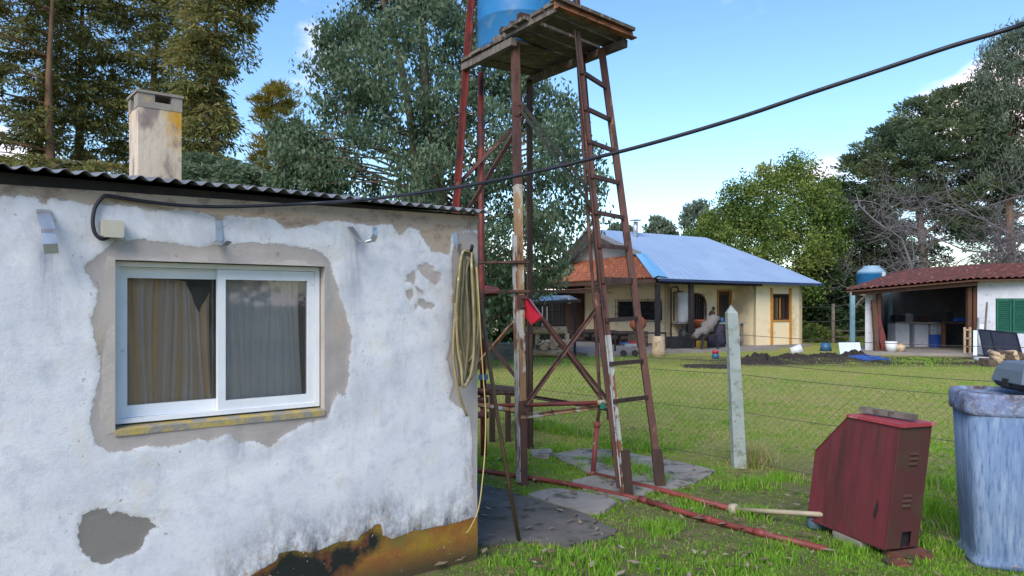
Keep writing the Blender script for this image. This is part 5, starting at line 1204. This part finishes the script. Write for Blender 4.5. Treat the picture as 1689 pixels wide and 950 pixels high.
def leafmat(name, cols, transl=.35, rough=.6):
    m = bpy.data.materials.new(name); m.use_nodes = True; tt = m.node_tree; tt.nodes.clear()
    oo = tt.nodes.new('ShaderNodeOutputMaterial'); a = tt.nodes.new('ShaderNodeAttribute'); a.attribute_name = 'tint'
    r = tt.nodes.new('ShaderNodeValToRGB'); e = r.color_ramp.elements; e[0].position = 0; e[0].color = (*cols[0],1); e[1].position = 1; e[1].color = (*cols[-1],1)
    for i, cc in enumerate(cols[1:-1]): x = e.new((i+1)/(len(cols)-1)); x.color = (*cc,1)
    tt.links.new(a.outputs['Fac'], r.inputs[0])
    d = tt.nodes.new('ShaderNodeBsdfPrincipled'); d.inputs['Roughness'].default_value = rough; d.inputs['Specular IOR Level'].default_value = .25; tt.links.new(r.outputs[0], d.inputs['Base Color'])
    tr = tt.nodes.new('ShaderNodeBsdfTranslucent'); tt.links.new(r.outputs[0], tr.inputs[0])
    ms = tt.nodes.new('ShaderNodeMixShader'); ms.inputs[0].default_value = transl; tt.links.new(d.outputs[0], ms.inputs[1]); tt.links.new(tr.outputs[0], ms.inputs[2]); tt.links.new(ms.outputs[0], oo.inputs[0])
    return m
ml_grass = leafmat('grass blades', [(.085,.205,.014),(.150,.330,.026),(.215,.395,.040),(.37,.34,.12),(.46,.38,.21)], .35, .7)
def shedside(x, y):      # inside the shed?
    px_, py_ = x-P1.x, y-P1.y
    u = px_*dU.x+py_*dU.y; o = px_*nO.x+py_*nO.y
    return (u < U1+.02) & (o < .03)
def blades(x, y, h, wd, tint, lean=.5):
    n = len(x); a = rng.uniform(0, 2*np.pi, n); la = rng.uniform(0, 2*np.pi, n); ll = rng.uniform(.1, 1, n)*lean*h
    z = .012*gnoise(x*.8, y*.8)-.01
    bx, by = np.cos(a)*wd/2, np.sin(a)*wd/2; tx, ty = np.cos(la)*ll, np.sin(la)*ll
    co = np.empty((n,5,3)); 
    co[:,0] = np.stack([x-bx, y-by, z],1); co[:,1] = np.stack([x+bx, y+by, z],1)
    co[:,2] = np.stack([x+bx*.8+tx*.35, y+by*.8+ty*.35, z+h*.6],1); co[:,3] = np.stack([x-bx*.8+tx*.35, y-by*.8+ty*.35, z+h*.6],1)
    co[:,4] = np.stack([x+tx, y+ty, z+h],1)
    return co, np.repeat(tint, 5)
allc = []; allt = []
def field(n, x0, x1, y0, y1, hh, ww, keep, tall=0):
    x = rng.uniform(x0, x1, n); y = y0*(y1/y0)**rng.uniform(0, 1, n)
    ok = (np.abs(x/y) < .74) & ~shedside(x, y); pts_ = np.stack([x, y], 1)
    for pl in SLABS: ok &= ~inpoly(pts_, pl)
    g = gnoise(x, y); g2 = gnoise(x*3.1+5, y*3.1+2); g3 = gnoise(x*.5+9, y*.5)
    # bare trodden patches by the shed corner and along the fence
    def patch(cx, cy, r): return np.exp(-(((x-cx)**2+(y-cy)**2)/r**2))
    bare = patch(.25,5.2,.45)+patch(.9,5.3,.5)*.7+patch(1.35,5.9,.4)*.9+patch(2.9,6.6,.5)*.8+patch(3.1,7.2,.7)*.6+patch(1.9,5.9,.35)*.5+patch(2.6,7.5,.35)*.8
    dens = np.clip(.62+.55*g+.3*g2-1.1*bare, .05, 1)
    dens = dens*np.where((y > 19.3) & (y < 23.6) & (x > 5), np.clip(.25+.3*g2,.03,1), 1)
    ok &= rng.uniform(0, 1, n) < dens*keep
    x, y, g, g2, g3, bare = x[ok], y[ok], g[ok], g2[ok], g3[ok], bare[ok]
    m = len(x); lush = np.clip(.5+.6*g+.35*g2-.8*bare, 0, 1)
    h = hh*(.45+.95*lush)*rng.uniform(.5, 1.3, m); wd = ww*rng.uniform(.6, 1.3, m)
    dry = rng.uniform(0,1,m) < np.clip(.12+.42*(y > 8.8)+.30*(g3 > .1)*(y > 8.5)+.7*bare-.30*lush, .02, .85)
    tint = np.where(dry, rng.uniform(.68,1,m), np.clip(.30+.25*(lush-.5)+rng.normal(0,.13,m), 0, .6))
    wide = rng.uniform(0,1,m) < .10; wd = np.where(wide, wd*2.6, wd); h = np.where(wide, h*.6, h)
    c, tt = blades(x, y, h, wd, tint); allc.append(c.reshape(-1,3)); allt.append(tt)
field(170000, -1.2, 4.8, 4.2, 7.6, .024, .0078, 1)
field(120000, -1.5, 8.0, 7.4, 12.5, .026, .013, .9)
field(80000, -2.5, 17, 12, 24.5, .026, .026, .8)
# lush tufts along the fence foot, round posts, bottom edge
def tufts(cx, cy, n, r, h, wd, dryp=.1, tl=(.15,.5)):
    x = cx+rng.normal(0, r, n); y = cy+rng.normal(0, r, n); ok = ~shedside(x,y)
    x, y = x[ok], y[ok]; m = len(x)
    tint = np.where(rng.uniform(0,1,m) < dryp, rng.uniform(.7,1,m), rng.uniform(*tl, m))
    c, tt = blades(x, y, h*.78*rng.uniform(.5,1.2,m), wd*rng.uniform(.6,1.2,m), tint, .75); allc.append(c.reshape(-1,3)); allt.append(tt)
for i in range(60):
    s_ = rng.uniform(-4.4, .0); p = FN(s_, 0)
    if G(890,700).x-.2 < p.x < 1.7: tufts(p.x+rng.normal(0,.06), p.y+rng.normal(0,.10)+.05, 110, .09, rng.uniform(.07,.17), .010)
for s_ in np.arange(.1, 3, .22): p = FN(s_,0); tufts(p.x, p.y+rng.normal(0,.1), 70, .10, rng.uniform(.06,.13), .009, .45)
for k_ in range(5): tufts(pb.x+.12+.03*k_, pb.y+.05, 130, .07, .30, .006, .85)
for px_, py_, h in ((1010,920,.09),(975,935,.10),(1090,935,.08),(1180,935,.08),(1250,850,.09),(1300,920,.08),(920,745,.11),(955,765,.07),(1010,770,.16),(1052,778,.12),(1220,800,.10),(1280,790,.09),(1070,790,.08),(1140,840,.08),(880,700,.14),(830,760,.08),(1000,900,.07),(1090,870,.10),(1395,905,.08),(1540,905,.10),(1555,850,.18),(1548,800,.16),(1565,870,.14),(1200,700,.1),(905,940,.07),(840,925,.06),(1440,930,.07)):
    p = G(px_, py_)
    for _ in range(3): tufts(p.x+rng.normal(0,.10), p.y+rng.normal(0,.10), 110, .07, h, .009, .04)
for px_ in range(805,1560,9):      # bright strip of longer grass at the far end of the lawn
    if px_ < 1010 or px_ > 1470: 
        p = G(px_, 594+rng.uniform(-4,10)); tufts(p.x, p.y, 30, .25, .10, .03, .05, (.3,.55))
for pl in SLABS:
    for i in range(0, len(pl)):
        a, c_ = pl[i], pl[(i+1) % len(pl)]
        for f in (.1,.5,.9):
            if rng.uniform() < .75: tufts(lerp(a[0],c_[0],f), lerp(a[1],c_[1],f), 16, .035, rng.uniform(.03,.06), .008, .2)
for path in (pr, [q0, q1, q2]):
    for a, c_ in zip(path[:-1], path[1:]):
        for f in np.arange(0, 1, .06/max(.1,(c_-a).length)):
            p = lerp(a, c_, f)
            if rng.uniform() < .5: tufts(p.x+rng.normal(0,.02), p.y+rng.normal(0,.03)-.02, 9, .025, rng.uniform(.03,.065), .007, .25)
co = np.concatenate(allc); tt_ = np.concatenate(allt); nb = len(co)//5; base = np.arange(nb)*5
f4 = np.stack([base, base+1, base+2, base+3],1)
f3 = np.stack([base+3, base+2, base+4, base+4],1)
# quads for the stem and a folded tip, kept as triangles
tri = np.concatenate([np.stack([base,base+1,base+2],1), np.stack([base,base+2,base+3],1), np.stack([base+3,base+2,base+4],1)])
one('grass', 'short lawn grass with lush tufts', 'grass', fast('grass', co, tri, ml_grass, dict(tint=tt_)), None, kind='stuff')
print('grass blades', nb)
# dry leaves and bark bits on the ground
ml_dry = leafmat('fallen leaves', [(.10,.065,.04),(.22,.16,.10),(.36,.31,.24)], .2, .8)
n = 900; y = 4.3*(14/4.3)**rng.uniform(0,1,n); x = rng.uniform(-.25,.68,n)*y; ok = ~shedside(x,y); x, y = x[ok], y[ok]; n = len(x)
a = rng.uniform(0,2*np.pi,n); L = rng.uniform(.02,.06,n); wd = L*rng.uniform(.2,.45,n); dx, dy = np.cos(a), np.sin(a); z = np.full(n,.034)
co = np.stack([np.stack([x-dx*L,y-dy*L,z],1), np.stack([x+dy*wd,y-dx*wd,z+.008],1), np.stack([x+dx*L,y+dy*L,z+rng.uniform(0,.02,n)],1), np.stack([x-dy*wd,y+dx*wd,z+.004],1)],1).reshape(-1,3)
base = np.arange(n)*4
one('fallen_leaves', 'scattered dry leaves on the grass and slabs', 'leaves', fast('fallen_leaves', co, np.stack([base,base+1,base+2,base+3],1), ml_dry, dict(tint=np.repeat(rng.uniform(0,1,n),4))), None, kind='stuff')

# ================================================================== trees
def leafcloud(cl, n_per, ll, lw, tint_c, spread=.5, mode='leaf', jit=.14, droop=0.0):
    """cl: (N,4) clump centres and radii -> leaf quads spread in each clump"""
    N_ = len(cl); n = N_*n_per; ci = np.repeat(np.arange(N_), n_per)
    d = rng.normal(0, 1, (n,3)); d /= np.linalg.norm(d,axis=1)[:,None]; rad = rng.uniform(0,1,n)**spread
    pos = cl[ci,:3]+d*(rad*cl[ci,3])[:,None]
    if mode == 'spray':       # flat drooping conifer sprays, long axis leaving the clump centre
        pos[:,2] = cl[ci,2]+(d[:,2]*.45-.15)*rad*cl[ci,3]-.15*rad*cl[ci,3]
        ax = d*np.array([1,1,.3])+rng.normal(0,.35,(n,3)); ax[:,2] -= droop
    elif mode == 'hang':
        ax = rng.normal(0,.55,(n,3)); ax[:,2] -= 1.0
    else:
        ax = rng.normal(0,1,(n,3))+d*.6; ax[:,2] -= droop
    ax /= np.linalg.norm(ax,axis=1)[:,None]
    r2 = rng.normal(0,1,(n,3)); sd_ = np.cross(ax, r2); sd_ /= np.linalg.norm(sd_,axis=1)[:,None]+1e-9
    l = ll*rng.uniform(.6,1.35,n)[:,None]; w_ = lw*rng.uniform(.6,1.35,n)[:,None]
    nr = np.cross(ax, sd_)*.12*l
    co = np.stack([pos-ax*l/2, pos+sd_*w_/2+nr*.5, pos+ax*l/2, pos-sd_*w_/2+nr*.5],1).reshape(-1,3)
    tint = np.clip(tint_c[ci]+rng.normal(0,jit,n), 0, 1)
    return co, np.repeat(tint,4)
def crown_clumps(poly, D, n, thick, r, gaps=.0, seed=1, gs=1.0, vr=.35):
    """clump centres that fill a rounded volume with the outline of the crown seen at distance D"""
    rg = np.random.default_rng(seed); pl = np.array([[(x-844.5)/F*D, EYE-(y-500)/F*D] for x, y in poly]); lo, hi = pl.min(0), pl.max(0)
    out = []
    while len(out) < n:
        p = rg.uniform(lo, hi, (n*3,2)); s_ = sdf(p, pl.tolist()); ok = s_ > r*.25
        g = gnoise(p[:,0]*1.6/gs+seed, p[:,1]*1.9/gs+seed*2.3); ok &= (g > -.75+gaps) | (rg.uniform(0,1,len(p)) < .12)
        p, s_ = p[ok], s_[ok]
        tk = np.minimum(thick, s_*1.3+.25); dy = rg.uniform(-1,1,len(p))*tk
        for (x, z), yy in zip(p, dy): out.append((x*(D+yy)/D if False else x, D+yy, z, r*rg.uniform(1-vr,1+vr)))
    return np.array(out[:n])
def limb(mb, a, c, r0, r1, n=7, bow=.15):
    a, c = Vector(a), Vector(c); L = (c-a).length; mid = lerp(a,c,.5)+Vector((random.uniform(-1,1),random.uniform(-1,1),random.uniform(.2,1)))*L*bow
    pts_ = smoothpath([a, mid, c], 8); k = len(pts_); mb.tube(pts_, [lerp(r0,r1,i/(k-1)) for i in range(k)], n, cap=False)
def tree(name, label, cat, base, top, r0, cl, leaf, mat, group=None, nl=24, trunkmat=None, tint=None, n_per=60, mode='leaf', droop=0, spread=.5, fork=.3, seed=3, stems=1, lr=.3):
    random.seed(seed); base, top = Vector(base), Vector(top); rt = root(name, label, cat, base, group); mb = MB()
    axis = []
    for s_ in range(stems):
        off_ = Vector((random.uniform(-.5,.5),random.uniform(-.5,.5),0))*(0 if s_ == 0 else 1); tp = top+off_*4
        pts_ = smoothpath([base+off_, lerp(base,top,.3)+off_*1.5+Vector((random.uniform(-.15,.15),random.uniform(-.15,.15),0)), lerp(base,tp,.65)+Vector((random.uniform(-.3,.3),random.uniform(-.3,.3),0)), tp], 18)
        k = len(pts_); mb.tube(pts_, [r0*(1-.88*(i/(k-1)))*(1 if s_ == 0 else .7) for i in range(k)], 9); axis += [(p, r0*(1-.88*(i/(k-1)))) for i, p in enumerate(pts_) if i > 1]
    order = np.random.default_rng(seed).permutation(len(cl))[:nl]
    for i in order:
        c = Vector(cl[i,:3]); cand = [(abs(p.z-(c.z-.35*(Vector((p.x,p.y))-Vector((c.x,c.y))).length*fork*3)), j) for j, (p, r_) in enumerate(axis)]
        _, j = min(cand); p, r_ = axis[j]; limb(mb, p, c, max(.02,r_*lr), .012)
    part(rt, 'trunk', mb, trunkmat or m_trunk)
    tn = tint if tint is not None else np.full(len(cl), .5)
    co, tt = leafcloud(cl, n_per, leaf[0], leaf[1], tn, spread, mode, droop=droop); b4 = np.arange(len(co)//4)*4
    part(rt, 'crown', fast('crown', co-np.array(base), np.stack([b4,b4+1,b4+2,b4+3],1), mat, dict(tint=tt)), None)
    return rt
def tints(cl, lo, hi, seed=0, sc=1.0):
    g = gnoise(cl[:,0]*1.1*sc+seed, cl[:,2]*1.3*sc-seed); return np.clip(lo+(hi-lo)*(.5+.55*g+rng.normal(0,.12,len(cl))), 0, 1)
ml_big = leafmat('broad dark leaves', [(.055,.095,.062),(.105,.165,.095),(.155,.22,.135),(.24,.30,.21)], .45, .42)
ml_con = leafmat('olive conifer sprays', [(.062,.085,.036),(.16,.175,.058),(.26,.245,.085),(.34,.285,.115)], .45, .7)
ml_yel = leafmat('yellow green sprays', [(.12,.12,.025),(.24,.21,.035),(.34,.27,.05)], .35, .7)
ml_rnd = leafmat('yellow green leaves', [(.050,.100,.026),(.105,.170,.036),(.185,.245,.050),(.27,.28,.07)], .35, .6)
ml_drk = leafmat('dark conifer needles', [(.022,.042,.022),(.042,.072,.032),(.075,.105,.042)], .2, .7)
ml_pin = leafmat('pine foliage', [(.060,.105,.068),(.115,.165,.085),(.19,.225,.10)], .45, .7)
ml_euc = leafmat('eucalyptus leaves', [(.075,.115,.085),(.125,.17,.12),(.19,.22,.155)], .3, .6)
ml_shr = leafmat('shrub leaves', [(.02,.05,.012),(.04,.10,.02),(.09,.15,.04)], .3, .6)
# big broadleaf tree behind the tower
poly = [(575,-170),(563,13),(525,50),(510,76),(506,122),(502,164),(530,185),(538,215),(505,240),(515,275),(500,330),(520,420),(600,500),(700,540),(790,575),(865,545),(880,500),(930,462),(950,435),(970,400),(990,370),(997,320),(990,250),(962,200),(938,150),(905,135),(870,110),(810,60),(800,-170)]
cl = crown_clumps(poly, 18.5, 880, 3.0, .40, .24, 4)
low = crown_clumps([(450,210),(500,205),(545,230),(560,300),(545,360),(470,350),(445,280)], 18.2, 70, 1.0, .36, .05, 9); cl = np.concatenate([cl, low])
tree('broadleaf_tree', 'huge dark leafy tree behind the water tower', 'tree', (-1.3,18.5,0), (-2.2,18.6,10.5), .30, cl, (.135,.062), ml_big, nl=110, tint=tints(cl,.15,.75,3), n_per=85, mode='hang', spread=.55, stems=3, seed=4, lr=.22)
# conifers behind the shed
G_ = 'tall conifers behind the shed'
cons = [('tall conifer at the far left edge behind the shed', [(-150,-160),(-160,330),(70,330),(92,150),(80,60),(65,-160)], 20.5, 78, 11, 350),
        ('tall conifer with a bare warm trunk left of the chimney', [(70,-160),(78,60),(70,200),(60,330),(205,330),(190,200),(185,60),(180,-160)], 22.5, 128, 12, 330),
        ('tall conifer standing behind the chimney', [(185,-160),(195,60),(180,200),(215,330),(320,330),(315,200),(300,60),(290,-160)], 24, 262, 13, 290),
        ('tall conifer whose right branches reach into the sky', [(285,-160),(290,60),(300,330),(420,330),(402,240),(398,200),(375,170),(370,145),(385,122),(392,98),(432,112),(438,92),(408,70),(415,30),(445,5),(452,-160)], 21, 345, 11, 380)]
for i, (lab, poly, D, tx, hz_, n) in enumerate(cons):
    cl = crown_clumps(poly, D, int(n*1.1), 2.0, .46, .46, 11+i*3, .9)
    x = (tx-844.5)/F*D
    tree('conifer_tree', lab, 'tree', (x,D,0), (x+.2,D,hz_), .24, cl, (.185,.050), ml_con, G_, nl=70, trunkmat=m_trunkwarm, tint=tints(cl,.15,.80,i*2,1.3), n_per=80, mode='spray', droop=.5, seed=20+i, fork=.1, lr=.18)
poly = [(395,335),(408,300),(412,262),(425,225),(418,180),(428,150),(452,122),(470,128),(488,152),(498,190),(512,230),(508,335)]
cl = crown_clumps(poly, 26, 120, 1.2, .42, .1, 31); tree('yellow_conifer', 'yellow green feathery tree between the conifers and the leafy tree', 'tree', (-8.2,26,0), (-8.3,26,9.4), .16, cl, (.30,.032), ml_yel, nl=40, tint=tints(cl,.3,.9,1), n_per=110, mode='spray', droop=-.6, seed=8)
for lab, poly, D, sd_, mt, tl in (('olive hedge mass low behind the shed roof at left', [(-160,240),(60,250),(205,262),(210,345),(-160,345)], 19, 41, ml_con, (.35,.85)), ('dark green bush low behind the chimney', [(285,262),(330,245),(400,262),(445,285),(450,350),(285,350)], 18.6, 42, ml_big, (.3,.8))):
    cl = crown_clumps(poly, D, 150, .9, .36, 0, sd_); c = cl.mean(0)
    tree('hedge_bush', lab, 'bush', (c[0],D,0), (c[0],D,c[2]), .12, cl, (.16,.05), mt, nl=20, tint=tints(cl,*tl,sd_), n_per=80, mode='spray', droop=.2, seed=sd_)
# shrubs between the shed and the house
for lab, poly, D, sd_, mt, tl, n in (('leafy shrub just right of the shed corner', [(780,430),(845,420),(880,470),(885,550),(860,572),(780,572)], 24.2, 51, ml_shr, (.1,.6), 150), ('low dark shrub before the veranda', [(830,520),(870,505),(895,550),(890,580),(830,580)], 24.8, 52, ml_big, (.2,.7), 60)):
    cl = crown_clumps(poly, D, n, .8, .26, 0, sd_); c = cl.mean(0)
    tree('shrub', lab, 'shrub', (c[0],D,0), (c[0],D,c[2]), .06, cl, (.10,.05), mt, nl=18, tint=tints(cl,*tl,sd_), n_per=80, seed=sd_, mode='hang')
# right-hand trees
poly = [(1118,520),(1122,440),(1128,395),(1150,372),(1180,335),(1200,305),(1222,302),(1240,283),(1265,270),(1288,276),(1300,252),(1332,248),(1345,285),(1378,300),(1392,345),(1398,420),(1385,480),(1360,540),(1240,560)]
cl = crown_clumps(poly, 38, 720, 4.5, .62, .06, 61, 2); tree('round_tree', 'sunlit yellow green round tree behind the blue roof', 'tree', (12.6,38,0), (13.2,38,9.0), .30, cl, (.15,.085), ml_rnd, nl=50, tint=tints(cl,-.05,.85,5,.5), n_per=125, seed=61)
poly = [(1340,320),(1372,284),(1385,278),(1400,298),(1420,290),(1445,325),(1480,345),(1500,420),(1470,520),(1340,560),(1335,430)]
cl = crown_clumps(poly, 40, 520, 2.6, .58, .02, 62, 1.6); tree('dark_conifer', 'dark conifer between the round tree and the tall pine', 'tree', (17.5,40,0), (17.8,40,7.6), .26, cl, (.30,.07), ml_drk, nl=40, tint=tints(cl,.1,.9,2), n_per=70, mode='spray', droop=.4, seed=62)
poly = [(1390,282),(1398,248),(1406,215),(1436,220),(1448,200),(1475,182),(1500,158),(1535,145),(1590,132),(1640,150),(1660,220),(1680,330),(1640,400),(1560,400),(1520,340),(1480,350),(1440,320),(1420,290)]
cl = crown_clumps(poly, 43, 560, 3.0, .72, .16, 63, 2.2); tree('pine_tree', 'tall spreading pine above the grey bare tree', 'tree', (23.5,43,0), (23.8,43,13.5), .36, cl, (.34,.085), ml_pin, nl=60, tint=tints(cl,.15,.9,3,.6), n_per=75, mode='spray', droop=-.5, seed=63)
poly = [(1590,300),(1598,250),(1606,170),(1602,120),(1622,75),(1660,52),(1690,35),(1780,20),(1830,120),(1820,280),(1740,360),(1690,330),(1640,310)]
cl = crown_clumps(poly, 41, 560, 2.6, .70, .12, 64, 2); tree('eucalyptus_tree', 'tall drooping eucalyptus at the right edge', 'tree', (27.4,41,0), (27.9,41,15.2), .34, cl, (.30,.06), ml_euc, nl=60, trunkmat=m_trunkwarm, tint=tints(cl,.2,.9,6,.6), n_per=85, mode='hang', seed=64)
for k_, (lab, poly, D, sd_, mt, n) in enumerate((('dark bush mass behind the wooden fence post', [(1310,440),(1370,425),(1440,440),(1445,575),(1310,575)], 36.5, 71, ml_drk, 190), ('dark conifer low behind the grey bare tree', [(1430,380),(1500,350),(1560,400),(1560,475),(1430,475)], 44, 72, ml_drk, 130), ('dark bush at the right edge behind the tiled roof', [(1600,400),(1660,360),(1800,350),(1800,480),(1600,480)], 45, 73, ml_pin, 150),
      ('yellow green undergrowth beside the house corner', [(1318,525),(1345,530),(1400,548),(1432,552),(1432,582),(1318,582)], 31.5, 74, ml_rnd, 60))):
    cl = crown_clumps(poly, D, n, 1.4 if sd_ != 74 else .5, .6 if sd_ != 74 else .25, .0, sd_, 2); c = cl.mean(0)
    tree('background_bush', lab, 'bush', (c[0],D,0), (c[0],D,c[2]), .14, cl, (.26,.08) if sd_ != 74 else (.16,.04), mt, nl=16, tint=tints(cl,.1,.8,sd_), n_per=70, mode='spray', seed=sd_)
# far eucalypts over the roof
for lab, poly, D, sd_ in (('small distant eucalyptus just right of the roof flue', [(1062,385),(1066,368),(1080,358),(1098,362),(1112,375),(1116,390),(1090,400)], 75, 81), ('distant eucalyptus left of the round tree', [(1122,395),(1124,345),(1138,332),(1160,335),(1185,345),(1190,400)], 70, 82), ('faint distant tree seen through the ladder', [(1000,385),(1005,372),(1025,368),(1045,378),(1050,395)], 85, 83)):
    cl = crown_clumps(poly, D, 60, 1.5, .55, .15, sd_, 2.5); c = cl.mean(0); base = (c[0],D,0)
    tree('distant_tree', lab, 'tree', base, (c[0],D,cl[:,2].max()-.4), .22, cl, (.42,.16), ml_euc, nl=22, tint=tints(cl,.2,.8,sd_), n_per=45, mode='hang', seed=sd_)
# bare grey tree
random.seed(91)
bt2 = root('bare_tree', 'bare grey tree with tangled twigs behind the tiled roof', 'tree', (21.2,35,0)); mb = MB(); mbt = MB()
def grow(mb, p, d, L, r, lev):
    k = 4; pts_ = [p]; dd = d.copy()
    for i in range(k):
        dd = (dd+Vector((random.gauss(0,.22),random.gauss(0,.22),random.gauss(-.02 if lev > 1 else .03,.16)))).normalized(); pts_.append(pts_[-1]+dd*L/k)
    (mb if lev < 2 else mbt).tube(pts_, [lerp(r, r*.45, i/k) for i in range(k+1)], 5 if lev < 2 else 4, cap=False)
    if lev >= 4: return
    for i in range((7,6,5,4)[lev]):
        j = random.randint(1, k); nd_ = (dd*.7+Vector((random.gauss(0,.8),random.gauss(0,.6),random.gauss(.15,.55)))).normalized()
        grow(mb, pts_[j], nd_, L*random.uniform(.5,.8), r*.52*(.9 if lev else .85), lev+1)
for x0, lean in ((19.6,-.15),(21.2,.05),(23.2,.12)):
    grow(mb, Vector((x0,35,0)), Vector((lean,0,1)), 5.0, .12, 0)
part(bt2, 'trunk', mb, m_bare); part(bt2, 'twigs', mbt, m_bare, kind='stuff')
print('bare', len(mbt.f))
# distant wood closing the horizon
cls = []
for x in np.arange(-90, 110, 1.6): cls.append((x+rng.normal(0,.5), 95+rng.normal(0,3), rng.uniform(.6,3.0), 1.3)); cls.append((x+rng.normal(0,.5), 95+rng.normal(0,3), rng.uniform(2.5,5.2), 1.2))
cls = np.array(cls); co, tt = leafcloud(cls, 60, .7, .3, tints(cls,.1,.7,1,.3)); b4 = np.arange(len(co)//4)*4
one('far_wood', 'dark wood far beyond the lawn', 'wood', fast('far_wood', co, np.stack([b4,b4+1,b4+2,b4+3],1), ml_drk, dict(tint=tt)), None, kind='stuff')

# trees behind the photographer's right shoulder, seen mirrored in the window
for i, (x, y) in enumerate(((15,-9),(20,-14),(24,-6))):
    h_ = (10,12,11)[i]
    rg = np.random.default_rng(300+i); th = rg.uniform(0,2*np.pi,200); zz = rg.uniform(1.2,h_,200); rr_ = (2.9*np.clip((h_-zz)/5,0.25,1))*np.sqrt(rg.uniform(0,1,200))
    cl = np.stack([x+rr_*np.cos(th), y+rr_*np.sin(th), zz, np.full(200,.75)],1)
    tree('yard_tree', ('leafy tree behind the photographer, nearest of three','tall leafy tree behind the photographer','leafy tree right of the photographer, beyond the cement tank')[i], 'tree', (x,y,0), (x,y,h_-1), .3, cl, (.34,.18), ml_big, None, nl=20, tint=tints(cl,.2,.8,i), n_per=40, seed=300+i)
